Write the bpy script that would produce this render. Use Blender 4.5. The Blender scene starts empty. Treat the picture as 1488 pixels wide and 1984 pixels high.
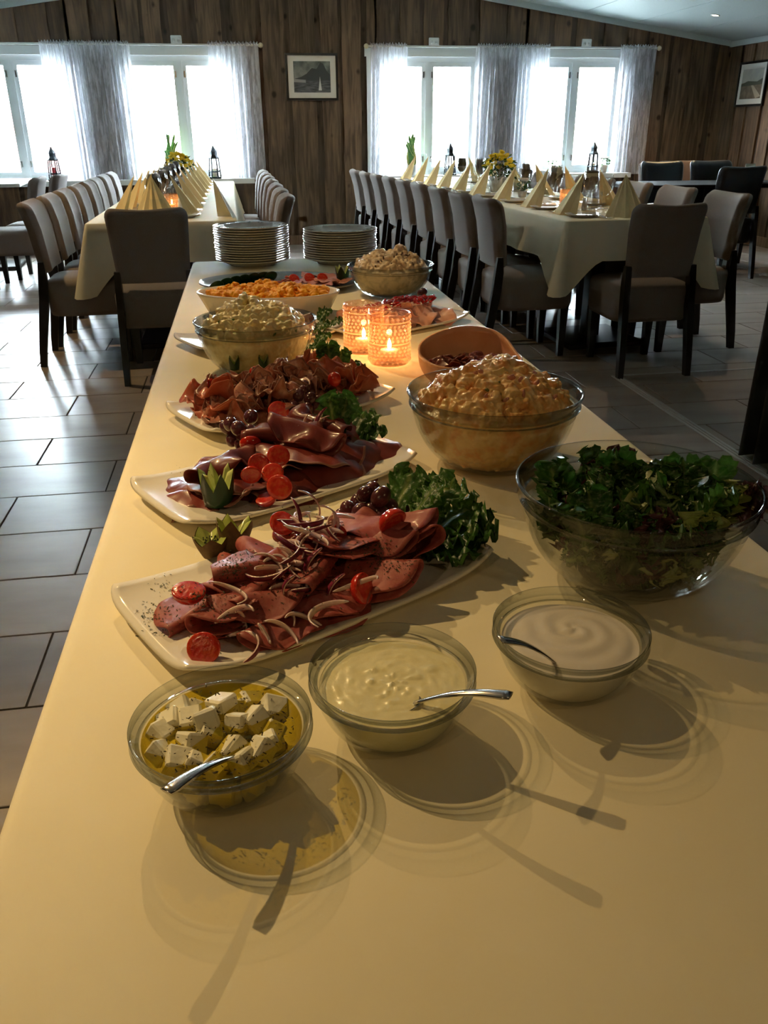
import bpy, math, random
from mathutils import Vector, Matrix, noise
R = random.Random(7)
SC = bpy.context.scene
COL = SC.collection
PI = math.pi

# ------------------------------------------------------------------ camera
CAMZ = 1.2
FPX = 1604.19
_p, _r, _y = math.radians(24.858), math.radians(-.3827), math.radians(8.9246)
fw = Vector((math.sin(_y)*math.cos(_p), math.cos(_y)*math.cos(_p), -math.sin(_p)))
_rt = Vector((math.cos(_y), -math.sin(_y), 0)); _up = _rt.cross(fw)
rt = _rt*math.cos(_r) + _up*math.sin(_r); up = -_rt*math.sin(_r) + _up*math.cos(_r)
cam = bpy.data.cameras.new('camera'); camo = bpy.data.objects.new('camera', cam); COL.objects.link(camo)
camo.matrix_world = Matrix(((rt.x, up.x, -fw.x, 0), (rt.y, up.y, -fw.y, 0), (rt.z, up.z, -fw.z, CAMZ), (0, 0, 0, 1)))
cam.sensor_fit = 'VERTICAL'; cam.sensor_height = 36; cam.lens = FPX/1984*36
cam.clip_start = .02
SC.camera = camo

# ------------------------------------------------------------------ daylight
w = bpy.data.worlds.new('world'); SC.world = w; w.use_nodes = True
bg = w.node_tree.nodes['Background']; bg.inputs[0].default_value = (.80, .93, 1.0, 1); bg.inputs[1].default_value = 92.0
SC.view_settings.view_transform = 'Standard'; SC.view_settings.look = 'None'
SC.view_settings.gamma = 1; SC.view_settings.exposure = 0.55; SC.view_settings.use_curve_mapping = False

WARM = (1.0, .68, .30)
def spot(x, y, z, tx, ty, tz, watts, cone=110, rad=.012, blend=.6, color=WARM):
    l = bpy.data.lights.new('spot_bulb', 'SPOT'); l.energy = watts; l.color = color
    l.spot_size = math.radians(cone); l.spot_blend = blend; l.shadow_soft_size = rad
    o = bpy.data.objects.new('spot_bulb', l); COL.objects.link(o)
    o.location = (x, y, z); o.rotation_euler = (Vector((tx, ty, tz))-Vector((x, y, z))).to_track_quat('-Z', 'Y').to_euler()
    return o
LAMPS = [ # x, y, target, watts, cone
    (-1.30, 1.70, (-.60, .95, .75), 120, 50, 1),
    (-.47, 3.10, (-.22, 1.75, .75), 66, 76, 1),
    (-1.6, 5.2, (-.9, 5.4, 0), 50, 110, .7),
    (2.6, 5.6, (2.4, 5.6, 0), 22, 120, .7),  # unseen lamp, added to give warm light around the right tables
    (4.70, 8.78, (4.7, 8.9, 0), 22, 120, .7),
    (.7, 7.6, (.7, 9.0, 0), 30, 120, .7),  # unseen lamp, added to warm the back wall
    (1.7, -1.4, (.3, .8, .75), 9, 120, .9),  # fill lamp added behind the camera, out of view
    (-1.6, -1.6, (-.2, .6, .75), 12, 120, .9),  # second added fill lamp behind the camera, unseen
]

# ------------------------------------------------------------------ helpers
def at(px, py, z):
    """world point at height z seen at that place of the photograph"""
    d = fw*FPX + rt*(px-744) - up*(py-992)
    t = (z-CAMZ)/d.z
    return Vector((d.x*t, d.y*t, z))
def atY(px, py, Y):
    d = fw*FPX + rt*(px-744) - up*(py-992)
    t = Y/d.y
    return Vector((d.x*t, Y, d.z*t+CAMZ))

def sock(n, *names):
    for k in names:
        if k in n.inputs: return n.inputs[k]
def mat(name, col, rough=.6, spec=.5, metal=0, col2=None, nscale=20, stretch=(1, 1, 1), bump=0, bscale=None, trans=0,
        emit=None, estr=0, sss=0, coat=0, ramp=(.35, .65), objvar=0, detail=4, ior=1.45):
    m = bpy.data.materials.new(name); m.use_nodes = True
    nt = m.node_tree; b = nt.nodes['Principled BSDF']
    b.inputs['Base Color'].default_value = (*col, 1)
    b.inputs['Roughness'].default_value = rough; b.inputs['Metallic'].default_value = metal
    sock(b, 'Specular IOR Level').default_value = spec; b.inputs['IOR'].default_value = ior
    if trans: sock(b, 'Transmission Weight').default_value = trans
    if coat: sock(b, 'Coat Weight').default_value = coat; sock(b, 'Coat Roughness').default_value = .12
    if sss:
        sock(b, 'Subsurface Weight').default_value = sss; sock(b, 'Subsurface Radius').default_value = (.01, .005, .003)
        sock(b, 'Subsurface Scale').default_value = 1
    if emit: sock(b, 'Emission Color').default_value = (*emit, 1); sock(b, 'Emission Strength').default_value = estr
    if col2 or bump or objvar:
        tc = nt.nodes.new('ShaderNodeTexCoord'); mp = nt.nodes.new('ShaderNodeMapping'); mp.inputs['Scale'].default_value = stretch
        nt.links.new(tc.outputs['Object'], mp.inputs[0])
        last = None
        if col2:
            nz = nt.nodes.new('ShaderNodeTexNoise'); nz.inputs['Scale'].default_value = nscale; nz.inputs['Detail'].default_value = detail
            nt.links.new(mp.outputs[0], nz.inputs['Vector'])
            rp = nt.nodes.new('ShaderNodeValToRGB'); rp.color_ramp.elements[0].position = ramp[0]; rp.color_ramp.elements[1].position = ramp[1]
            rp.color_ramp.elements[0].color = (*col, 1); rp.color_ramp.elements[1].color = (*col2, 1)
            nt.links.new(nz.outputs[0], rp.inputs[0]); last = rp.outputs[0]
            nt.links.new(last, b.inputs['Base Color'])
        if objvar:
            oi = nt.nodes.new('ShaderNodeObjectInfo'); hs = nt.nodes.new('ShaderNodeHueSaturation')
            ma = nt.nodes.new('ShaderNodeMapRange'); ma.inputs['To Min'].default_value = 1-objvar; ma.inputs['To Max'].default_value = 1+objvar
            nt.links.new(oi.outputs['Random'], ma.inputs[0]); nt.links.new(ma.outputs[0], hs.inputs['Value'])
            if last: nt.links.new(last, hs.inputs['Color'])
            else: hs.inputs['Color'].default_value = (*col, 1)
            nt.links.new(hs.outputs[0], b.inputs['Base Color'])
        if bump:
            n2 = nt.nodes.new('ShaderNodeTexNoise'); n2.inputs['Scale'].default_value = bscale or nscale; n2.inputs['Detail'].default_value = 5
            nt.links.new(mp.outputs[0], n2.inputs['Vector'])
            bp = nt.nodes.new('ShaderNodeBump'); bp.inputs['Strength'].default_value = bump; bp.inputs['Distance'].default_value = .002
            nt.links.new(n2.outputs[0], bp.inputs['Height']); nt.links.new(bp.outputs[0], b.inputs['Normal'])
    return m

def glassmat(name, tint=(.93, .95, .94), edge=(.45, .48, .46), gloss=1.0, rough=.02, ior=1.5, facing=.35, refl=.75):
    m = bpy.data.materials.new(name); m.use_nodes = True; nt = m.node_tree; nt.nodes.clear()
    out = nt.nodes.new('ShaderNodeOutputMaterial'); tr = nt.nodes.new('ShaderNodeBsdfTransparent'); gl = nt.nodes.new('ShaderNodeBsdfGlossy')
    gl.inputs['Roughness'].default_value = rough; gl.inputs['Color'].default_value = (gloss, gloss, gloss, 1)
    lw = nt.nodes.new('ShaderNodeLayerWeight'); lw.inputs['Blend'].default_value = facing
    mx = nt.nodes.new('ShaderNodeMixRGB'); mx.inputs[1].default_value = (*tint, 1); mx.inputs[2].default_value = (*edge, 1)
    nt.links.new(lw.outputs['Facing'], mx.inputs[0]); nt.links.new(mx.outputs[0], tr.inputs[0])
    l2 = nt.nodes.new('ShaderNodeLayerWeight'); l2.inputs['Blend'].default_value = .5
    pw = nt.nodes.new('ShaderNodeMath'); pw.operation = 'POWER'; pw.inputs[1].default_value = 4.0; nt.links.new(l2.outputs['Facing'], pw.inputs[0])
    fr = nt.nodes.new('ShaderNodeMath'); fr.operation = 'MULTIPLY_ADD'; fr.inputs[1].default_value = refl; fr.inputs[2].default_value = .035; nt.links.new(pw.outputs[0], fr.inputs[0])
    ms = nt.nodes.new('ShaderNodeMixShader'); nt.links.new(fr.outputs[0], ms.inputs[0])
    nt.links.new(tr.outputs[0], ms.inputs[1]); nt.links.new(gl.outputs[0], ms.inputs[2]); nt.links.new(ms.outputs[0], out.inputs[0])
    return m

class MB:
    def __init__(s): s.v = []; s.f = []; s.mi = []
    def add(s, vs, fs, mi=0, M=None):
        o = len(s.v)
        s.v += [tuple(M @ Vector(v)) if M is not None else tuple(v) for v in vs]
        s.f += [tuple(i+o for i in f) for f in fs]; s.mi += [mi]*len(fs); return s
    def box(s, x0, x1, y0, y1, z0, z1, mi=0, M=None):
        vs = [(x, y, z) for z in (z0, z1) for y in (y0, y1) for x in (x0, x1)]
        return s.add(vs, [(0, 2, 3, 1), (4, 5, 7, 6), (0, 1, 5, 4), (2, 6, 7, 3), (0, 4, 6, 2), (1, 3, 7, 5)], mi, M)
    def bevbox(s, x0, x1, y0, y1, z0, z1, b, mi=0, M=None):
        # box with chamfered edges
        vs = []; idx = {}
        for i, x in enumerate((x0, x1)):
            for j, y in enumerate((y0, y1)):
                for k, z in enumerate((z0, z1)):
                    sx, sy, sz = (1, -1)[i], (1, -1)[j], (1, -1)[k]
                    idx[i, j, k, 'x'] = len(vs); vs.append((x, y+sy*b, z+sz*b))
                    idx[i, j, k, 'y'] = len(vs); vs.append((x+sx*b, y, z+sz*b))
                    idx[i, j, k, 'z'] = len(vs); vs.append((x+sx*b, y+sy*b, z))
        g = lambda i, j, k, a: idx[i, j, k, a]
        fs = []
        for i in (0, 1):
            fs.append([g(i, 0, 0, 'x'), g(i, 1, 0, 'x'), g(i, 1, 1, 'x'), g(i, 0, 1, 'x')])
            fs.append([g(0, i, 0, 'y'), g(1, i, 0, 'y'), g(1, i, 1, 'y'), g(0, i, 1, 'y')])
            fs.append([g(0, 0, i, 'z'), g(1, 0, i, 'z'), g(1, 1, i, 'z'), g(0, 1, i, 'z')])
            for j in (0, 1):
                fs.append([g(i, j, 0, 'x'), g(i, j, 1, 'x'), g(i, j, 1, 'y'), g(i, j, 0, 'y')])
                fs.append([g(i, 0, j, 'x'), g(i, 1, j, 'x'), g(i, 1, j, 'z'), g(i, 0, j, 'z')])
                fs.append([g(0, i, j, 'y'), g(1, i, j, 'y'), g(1, i, j, 'z'), g(0, i, j, 'z')])
                for k in (0, 1): fs.append([g(i, j, k, 'x'), g(i, j, k, 'y'), g(i, j, k, 'z')])
        c = Vector(((x0+x1)/2, (y0+y1)/2, (z0+z1)/2)); out = []
        for f in fs:
            a, bb, cc = (Vector(vs[q]) for q in f[:3]); n = (bb-a).cross(cc-a)
            out.append(tuple(f) if n.dot(a-c) > 0 else tuple(reversed(f)))
        return s.add(vs, out, mi, M)
    def lathe(s, prof, n=32, mi=0, M=None, sx=1, sy=1, cap=False):
        vs = []; m = len(prof)
        for i in range(n):
            a = 2*PI*i/n
            for r, z in prof: vs.append((r*math.cos(a)*sx, r*math.sin(a)*sy, z))
        fs = [(i*m+j, ((i+1) % n)*m+j, ((i+1) % n)*m+j+1, i*m+j+1) for i in range(n) for j in range(m-1)]
        if cap: fs.append(tuple(i*m+m-1 for i in range(n))); fs.append(tuple(i*m for i in reversed(range(n))))
        return s.add(vs, fs, mi, M)
    def tube(s, pts, rad, n=8, mi=0, M=None, flat=1.0):
        pts = [Vector(p) for p in pts]; k = len(pts)
        rr = rad if isinstance(rad, (list, tuple)) else [rad]*k
        vs = []; u = None
        for i, p in enumerate(pts):
            t = (pts[min(i+1, k-1)]-pts[max(i-1, 0)]).normalized()
            if u is None: u = t.orthogonal().normalized() if abs(t.z) > .95 else Vector((0, 0, 1)).cross(t).normalized()
            u = (u-t*u.dot(t)).normalized(); b = t.cross(u)
            for j in range(n):
                a = 2*PI*j/n; vs.append(p+u*math.cos(a)*rr[i]+b*math.sin(a)*rr[i]*flat)
        fs = [(i*n+j, i*n+(j+1) % n, (i+1)*n+(j+1) % n, (i+1)*n+j) for i in range(k-1) for j in range(n)]
        fs += [tuple(reversed(range(n))), tuple((k-1)*n+j for j in range(n))]
        return s.add(vs, fs, mi, M)
    def grid(s, fn, nu, nv, mi=0, M=None):
        vs = [fn(i/(nu-1), j/(nv-1)) for i in range(nu) for j in range(nv)]
        fs = [(i*nv+j, (i+1)*nv+j, (i+1)*nv+j+1, i*nv+j+1) for i in range(nu-1) for j in range(nv-1)]
        return s.add(vs, fs, mi, M)
    def loft(s, rings, mi=0, M=None, caps=True):
        n = len(rings[0]); vs = [p for r in rings for p in r]
        fs = [(i*n+j, i*n+(j+1) % n, (i+1)*n+(j+1) % n, (i+1)*n+j) for i in range(len(rings)-1) for j in range(n)]
        if caps: fs += [tuple(reversed(range(n))), tuple((len(rings)-1)*n+j for j in range(n))]
        return s.add(vs, fs, mi, M)
    def blob(s, c, sz, rot=None, jit=0, mi=0, rnd=R, cube=0):
        M = Matrix.Translation(c) @ (rot or Matrix()) @ Matrix.Diagonal((*sz, 1))
        vs = []
        for v in ICO[0]:
            q = Vector(v)
            if cube: q = q*(1-cube)+Vector([max(-.8, min(.8, a*1.5)) for a in q])*cube
            vs.append(q*(1+rnd.uniform(-jit, jit)))
        return s.add(vs, ICO[1], mi, M)
    def mesh(s, name, mats, smooth=True):
        me = bpy.data.meshes.new(name); me.from_pydata(s.v, [], s.f)
        for m in (mats if isinstance(mats, (list, tuple)) else [mats]): me.materials.append(m)
        me.polygons.foreach_set('material_index', s.mi)
        me.polygons.foreach_set('use_smooth', [smooth]*len(s.f))
        me.update(); return me
    def build(s, name, mats, parent=None, smooth=True, loc=None, rz=None):
        return obj(name, s.mesh(name, mats, smooth), parent, loc, rz)

def _ico():
    t = (1+5**.5)/2
    v = [Vector(p).normalized() for p in [(-1, t, 0), (1, t, 0), (-1, -t, 0), (1, -t, 0), (0, -1, t), (0, 1, t), (0, -1, -t), (0, 1, -t), (t, 0, -1), (t, 0, 1), (-t, 0, -1), (-t, 0, 1)]]
    f = [(0, 11, 5), (0, 5, 1), (0, 1, 7), (0, 7, 10), (0, 10, 11), (1, 5, 9), (5, 11, 4), (11, 10, 2), (10, 7, 6), (7, 1, 8), (3, 9, 4), (3, 4, 2), (3, 2, 6), (3, 6, 8), (3, 8, 9), (4, 9, 5), (2, 4, 11), (6, 2, 10), (8, 6, 7), (9, 8, 1)]
    c = {}; nf = []
    def mid(a, b):
        k = (min(a, b), max(a, b))
        if k not in c: c[k] = len(v); v.append(((v[a]+v[b])/2).normalized())
        return c[k]
    for a, b, d in f:
        x, y, z = mid(a, b), mid(b, d), mid(d, a); nf += [(a, x, z), (b, y, x), (d, z, y), (x, y, z)]
    return v, nf
ICO = _ico()

def obj(name, me, parent=None, loc=None, rz=None):
    o = bpy.data.objects.new(name, me); COL.objects.link(o)
    if parent: o.parent = parent
    if loc is not None: o.location = loc
    if rz is not None: o.rotation_euler = (0, 0, rz)
    return o
def tag(o, label, cat, group=None, kind=None):
    o['label'] = label; o['category'] = cat
    if group: o['group'] = group
    if kind: o['kind'] = kind
    return o
def thing(name, label, cat, loc=(0, 0, 0), rz=0, group=None):
    o = bpy.data.objects.new(name, None); COL.objects.link(o); o.empty_display_size = .05
    o.location = loc; o.rotation_euler = (0, 0, rz)
    return tag(o, label, cat, group)
def struct(o): o['kind'] = 'structure'; return o
def dup(o, loc=None, rz=None, label=None, parent=None, rot=None, scale=None, group=None):
    c = o.copy(); COL.objects.link(c); c.parent = parent
    if loc is not None: c.location = loc
    if rz is not None: c.rotation_euler = (0, 0, rz)
    if rot is not None: c.rotation_euler = rot
    if scale is not None: c.scale = (scale,)*3 if isinstance(scale, (int, float)) else scale
    if label: c['label'] = label
    if group: c['group'] = group
    for ch in list(KIDS.get(o.name, [])):
        k = dup(ch, parent=c); KIDS.setdefault(c.name, []).append(k)
    return c
KIDS = {}
def reg(o):
    """remember the parts of a finished prototype"""
    for a in list(COL.objects):
        if a.parent == o: KIDS.setdefault(o.name, []).append(a); reg(a)
    return o
def Rot(x=0, y=0, z=0): return Matrix.Rotation(z, 4, 'Z') @ Matrix.Rotation(y, 4, 'Y') @ Matrix.Rotation(x, 4, 'X')
ORD = ['nearest', 'second', 'third', 'fourth', 'fifth', 'sixth', 'seventh', 'eighth', 'ninth', 'tenth']
def nz(x, y, z=0, s=1): return noise.noise(Vector((x*s, y*s, z*s)))

# ------------------------------------------------------------------ materials
M_floor = mat('tile_grey', (.31, .27, .235), .36, .55, col2=(.22, .19, .165), nscale=2.2, stretch=(1, 3, 1), bump=.05, objvar=.12)
M_grout = mat('grout', (.03, .026, .022), .9)
M_wall = mat('wall_dark', (.05, .035, .025), .9)
M_white = mat('painted_white', (.88, .92, .93), .3)
M_ceil = mat('ceiling_paint', (.60, .70, .72), .45, col2=(.56, .66, .68), nscale=80)
M_lacq = mat('white_plastic', (.82, .82, .80), .3)
M_black = mat('black_frame', (.008, .008, .008), .3)
M_blackwood = mat('black_stained_wood', (.012, .010, .009), .32)
M_dark = mat('slot_black', (.02, .02, .02), .6)
M_chair = mat('taupe_fabric', (.235, .205, .19), .85, .2, col2=(.205, .178, .165), nscale=350, bump=.12, bscale=500, objvar=.05)
M_leather = mat('black_leather', (.018, .020, .024), .32, .6)
M_brownfab = mat('brown_fabric', (.25, .16, .11), .85, .2)
M_cloth = mat('cream_tablecloth', (.86, .78, .56), .75, .25, col2=(.83, .75, .53), nscale=8, bump=.03, bscale=260)
M_cloth2 = mat('ivory_tablecloth', (.84, .80, .62), .8, .2, col2=(.81, .77, .59), nscale=8, bump=.03, bscale=260)
M_napkin = mat('cream_paper_napkin', (.92, .76, .42), .85, .2, bump=.05, bscale=300)
M_napkin2 = mat('pale_paper_napkin', (.88, .86, .74), .85, .2)
M_porc = mat('white_porcelain', (.84, .80, .72), .12, .6)
M_porc2 = mat('grey_white_porcelain', (.80, .80, .78), .12, .6)
M_steel = mat('polished_steel', (.62, .60, .57), .18, metal=1)
M_platsteel = mat('brushed_steel', (.35, .34, .31), .3, metal=1)
M_glass = glassmat('bowl_glass', (.975, .98, .97), (.78, .80, .77), facing=.35)
M_rim = glassmat('bowl_rim_glass', (.94, .955, .94), (.34, .37, .35), facing=.55, refl=.6)
M_wine = glassmat('wine_glass_glass', (.97, .98, .98), (.965, .97, .975), facing=.3, refl=.28)
M_pane = glassmat('window_glass', (.98, .99, .99), (.9, .93, .93), facing=.2)
M_rose = glassmat('pink_beaded_glass', (1.0, .91, .82), (.88, .64, .56), facing=.5, rough=.05)
M_oil = glassmat('olive_oil', (.86, .78, .26), (.62, .52, .10), facing=.3)
def frosted(m, col, f):
    nt = m.node_tree; out = nt.nodes['Material Output']; old = out.inputs[0].links[0].from_socket
    tl = nt.nodes.new('ShaderNodeBsdfTranslucent'); tl.inputs[0].default_value = (*col, 1); ms = nt.nodes.new('ShaderNodeMixShader'); ms.inputs[0].default_value = f
    nt.links.new(old, ms.inputs[1]); nt.links.new(tl.outputs[0], ms.inputs[2]); nt.links.new(ms.outputs[0], out.inputs[0])
frosted(M_rose, (1.0, .58, .36), .03)
M_bead = glassmat('pink_glass_bead', (1.0, .92, .86), (.84, .62, .58), facing=.5, rough=.08); frosted(M_bead, (1.0, .82, .60), .20)
M_wax = mat('candle_wax', (.85, .80, .70), .5, sss=.3)
M_flame = mat('candle_flame', (1, .7, .3), emit=(1, .62, .22), estr=60)
M_lampglow = mat('lamp_lens', (1, .95, .85), emit=(1, .92, .75), estr=12)
M_iron = mat('dark_iron', (.02, .025, .03), .5, metal=.6)
M_red = mat('red_wax', (.5, .02, .03), .4)
M_leafdk = mat('leaf_dark_green', (.02, .09, .02), .45, col2=(.05, .17, .03), nscale=25)
M_snake = mat('snake_plant_leaf', (.03, .14, .03), .4, col2=(.12, .26, .07), nscale=8, stretch=(1, 1, 6))
M_snakeedge = mat('snake_plant_edge', (.45, .50, .18), .4)
M_yellow = mat('yellow_petals', (.85, .62, .02), .6)
M_purplewhite = mat('white_petals', (.85, .85, .85), .6)
M_pot = mat('pot_grey_blue', (.20, .24, .27), .6)
M_gold = mat('gold_ball', (.75, .66, .45), .3, metal=.3)

def woodmat(name, c1, c2, var=.25):
    m = bpy.data.materials.new(name); m.use_nodes = True; nt = m.node_tree; N = nt.nodes.new; L = nt.links.new
    b = nt.nodes['Principled BSDF']; b.inputs['Roughness'].default_value = .72; sock(b, 'Specular IOR Level').default_value = .25
    tc = N('ShaderNodeTexCoord'); oi = N('ShaderNodeObjectInfo'); va = N('ShaderNodeVectorMath'); va.operation = 'ADD'
    cb = N('ShaderNodeCombineXYZ'); mm = N('ShaderNodeMath'); mm.operation = 'MULTIPLY'; mm.inputs[1].default_value = 37
    L(oi.outputs['Random'], mm.inputs[0]); L(mm.outputs[0], cb.inputs[2]); L(mm.outputs[0], cb.inputs[1])
    L(tc.outputs['Object'], va.inputs[0]); L(cb.outputs[0], va.inputs[1])
    mp = N('ShaderNodeMapping'); mp.inputs['Scale'].default_value = (1, 1, .09); L(va.outputs[0], mp.inputs[0])
    n1 = N('ShaderNodeTexNoise'); n1.inputs['Scale'].default_value = 26; n1.inputs['Detail'].default_value = 6; n1.inputs['Distortion'].default_value = .8
    L(mp.outputs[0], n1.inputs['Vector'])
    rp = N('ShaderNodeValToRGB'); rp.color_ramp.elements[0].color = (*c1, 1); rp.color_ramp.elements[1].color = (*c2, 1)
    rp.color_ramp.elements[0].position = .35; rp.color_ramp.elements[1].position = .68; L(n1.outputs[0], rp.inputs[0])
    # knots
    mk = N('ShaderNodeMapping'); mk.inputs['Scale'].default_value = (5.5, .2, 4.2); L(va.outputs[0], mk.inputs[0])
    vo = N('ShaderNodeTexVoronoi'); vo.inputs['Scale'].default_value = 1; L(mk.outputs[0], vo.inputs['Vector'])
    n3 = N('ShaderNodeTexNoise'); n3.inputs['Scale'].default_value = 9; L(va.outputs[0], n3.inputs['Vector'])
    ad = N('ShaderNodeMath'); ad.operation = 'MULTIPLY_ADD'; ad.inputs[1].default_value = .16; L(n3.outputs[0], ad.inputs[0]); L(vo.outputs['Distance'], ad.inputs[2])
    rk = N('ShaderNodeValToRGB'); rk.color_ramp.elements[0].position = .14; rk.color_ramp.elements[1].position = .24
    rk.color_ramp.elements[0].color = (.22, .15, .12, 1); rk.color_ramp.elements[1].color = (1, 1, 1, 1); L(ad.outputs[0], rk.inputs[0])
    mu = N('ShaderNodeMixRGB'); mu.blend_type = 'MULTIPLY'; mu.inputs[0].default_value = 1; L(rp.outputs[0], mu.inputs[1]); L(rk.outputs[0], mu.inputs[2])
    # broad weathering
    n4 = N('ShaderNodeTexNoise'); n4.inputs['Scale'].default_value = 2.2; n4.inputs['Detail'].default_value = 5; L(va.outputs[0], n4.inputs['Vector'])
    r4 = N('ShaderNodeMapRange'); r4.inputs['To Min'].default_value = .65; r4.inputs['To Max'].default_value = 1.35; L(n4.outputs[0], r4.inputs[0])
    hs = N('ShaderNodeHueSaturation'); L(r4.outputs[0], hs.inputs['Value']); L(mu.outputs[0], hs.inputs['Color'])
    ma = N('ShaderNodeMapRange'); ma.inputs['To Min'].default_value = 1-var; ma.inputs['To Max'].default_value = 1+var; L(oi.outputs['Random'], ma.inputs[0])
    h2 = N('ShaderNodeHueSaturation'); L(ma.outputs[0], h2.inputs['Value']); L(hs.outputs[0], h2.inputs['Color']); L(h2.outputs[0], b.inputs['Base Color'])
    bp = N('ShaderNodeBump'); bp.inputs['Strength'].default_value = .4; bp.inputs['Distance'].default_value = .004; L(n1.outputs[0], bp.inputs['Height']); L(bp.outputs[0], b.inputs['Normal'])
    return m
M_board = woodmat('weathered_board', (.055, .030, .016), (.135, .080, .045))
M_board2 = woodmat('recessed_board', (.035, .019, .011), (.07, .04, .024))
M_base = woodmat('plain_baseboard', (.10, .055, .03), (.17, .10, .06))

def lacemat(name):
    m = bpy.data.materials.new(name); m.use_nodes = True; nt = m.node_tree; nt.nodes.clear(); N = nt.nodes.new; L = nt.links.new
    out = N('ShaderNodeOutputMaterial'); tr = N('ShaderNodeBsdfTransparent'); df = N('ShaderNodeBsdfDiffuse'); tl = N('ShaderNodeBsdfTranslucent')
    df.inputs[0].default_value = (.90, .89, .93, 1); tl.inputs[0].default_value = (.88, .89, .95, 1)
    a = N('ShaderNodeMixShader'); a.inputs[0].default_value = .5; L(df.outputs[0], a.inputs[1]); L(tl.outputs[0], a.inputs[2])
    tc = N('ShaderNodeTexCoord'); n = N('ShaderNodeTexNoise'); n.inputs['Scale'].default_value = 22; n.inputs['Detail'].default_value = 6; n.inputs['Roughness'].default_value = .7
    mp = N('ShaderNodeMapping'); mp.inputs['Scale'].default_value = (2.0, 1, .22); L(tc.outputs['Object'], mp.inputs[0]); L(mp.outputs[0], n.inputs['Vector'])
    rp = N('ShaderNodeValToRGB'); rp.color_ramp.elements[0].position = .46; rp.color_ramp.elements[1].position = .56
    rp.color_ramp.elements[0].color = (.56, .56, .56, 1); rp.color_ramp.elements[1].color = (.93, .93, .93, 1); L(n.outputs[0], rp.inputs[0])
    ms = N('ShaderNodeMixShader'); L(rp.outputs[0], ms.inputs[0]); L(tr.outputs[0], ms.inputs[1]); L(a.outputs[0], ms.inputs[2]); L(ms.outputs[0], out.inputs[0])
    return m
M_lace = lacemat('sheer_lace')

# ------------------------------------------------------------------ the room
WY = 9.96; XR = 5.60; XL = -4.2; YB = -4.0; RX = .69; ZE = 2.07; SL = .142
def ceil_z(x): return ZE + SL*(XR-x) if x > RX else ZE + SL*(x-XL)
TOPL, TOPR = ZE, ZE

# floor: a slab, tiles as children
fl = struct(MB().box(XL-.3, XR+.3, YB-.2, WY+.3, -.1, -.004).build('floor', M_grout, smooth=False))
TL, TW = .6325, .31632
tiles = []
for k in range(-18, 27):
    y0 = 1.6464 + k*TW
    xo = -.576 if k % 2 == 0 else -.882
    for n in range(-7, 11):
        x0 = xo + n*TL
        if x0 > XR or x0+TL < XL or y0 > WY or y0 < YB: continue
        cx, cy = x0+TL/2, y0+TW/2
        d = Vector((cx, cy, -CAMZ)); f_ = d.dot(fw)
        vis = f_ > .3 and abs(744+FPX*d.dot(rt)/f_ - 744) < 900 and abs(FPX*d.dot(up)/f_) < 1150
        hid = -.35 < cx < .6 and 0 < cy < 3.0
        tiles.append((not vis or hid, d.length, x0, y0))
tiles.sort()
g = .003
tm = MB().bevbox(g, TL-g, g, TW-g, -.008, 0, .0015).mesh('tile', M_floor, False)
for q, dd, x0, y0 in tiles[:300]: obj('tile', tm, fl, (x0, y0, 0))
b = MB()
for q, dd, x0, y0 in tiles[300:]: b.box(x0+g, min(x0+TL-g, XR), y0+g, min(y0+TW-g, WY), -.008, 0)
tt = b.build('tiles', M_floor, fl, False); tt['kind'] = 'stuff'

# windows in the back wall: x0, x1 of each opening
WIN = [(-2.84, -1.62), (-1.13, .02), (1.50, 2.65), (3.16, 4.31)]
WB, WT = .72, 1.93
def slab(b, x0, x1, z0, y0=WY, y1=WY+.16, z1=None):
    """vertical slab whose top follows the sloping ceiling"""
    xs = sorted({x0, x1} | ({RX} if x0 < RX < x1 else set()))
    for a, c in zip(xs, xs[1:]):
        ta = z1 if z1 else ceil_z(a if a != RX else RX)+.05; tb_ = z1 if z1 else ceil_z(c)+.05
        b.add([(a, y0, z0), (c, y0, z0), (c, y1, z0), (a, y1, z0), (a, y0, ta), (c, y0, tb_), (c, y1, tb_), (a, y1, ta)],
              [(0, 3, 2, 1), (4, 5, 6, 7), (0, 1, 5, 4), (1, 2, 6, 5), (2, 3, 7, 6), (3, 0, 4, 7)])
b = MB(); xs = [XL-.2] + [v for wn in WIN for v in wn] + [XR+.2]
for i in range(0, len(xs), 2): slab(b, xs[i], xs[i+1], 0)
for a, c in WIN: slab(b, a, c, 0, z1=WB); slab(b, a, c, WT)
wb = struct(b.build('wall_back', M_wall, smooth=False))

def board(par, x0, x1, z0, z1a, z1b, proud, m, seed, axis='x', plane=WY):
    """one upright board with wandering edges; lies on the wall plane"""
    n = 12; b = MB(); wan = .010 if proud > .02 else 0.0; vs = []
    for side, zt in ((0, z1a), (1, z1b)):
        for i in range(n+1):
            t = i/n; z = z0+(zt-z0)*t; x = (x0, x1)[side] + wan*(noise.noise(Vector((seed*3.1+side*9, z*2.1, 0)))*1.3+noise.noise(Vector((seed*1.7+side*5, z*6, 2)))*.5)
            vs.append((x, z))
    P = []
    for dd in (0, proud):
        for x, z in vs: P.append((x, plane-dd, z) if axis == 'x' else (plane-dd, x, z))
    m1 = n+1; o = 2*m1; fs = []
    for i in range(n):
        fs.append((o+i, o+i+1, o+m1+i+1, o+m1+i)); fs.append((i, i+1, o+i+1, o+i)); fs.append((m1+i, o+m1+i, o+m1+i+1, m1+i+1))
    fs.append((0, o, o+m1, m1)); fs.append((n, m1+n, o+m1+n, o+n))
    b.add(P, fs)
    return b.build('board', m, par, smooth=False)
rr = random.Random(3); sd = 0
segs = [(xs[i], xs[i+1], i % 2) for i in range(len(xs)-1)]
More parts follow.
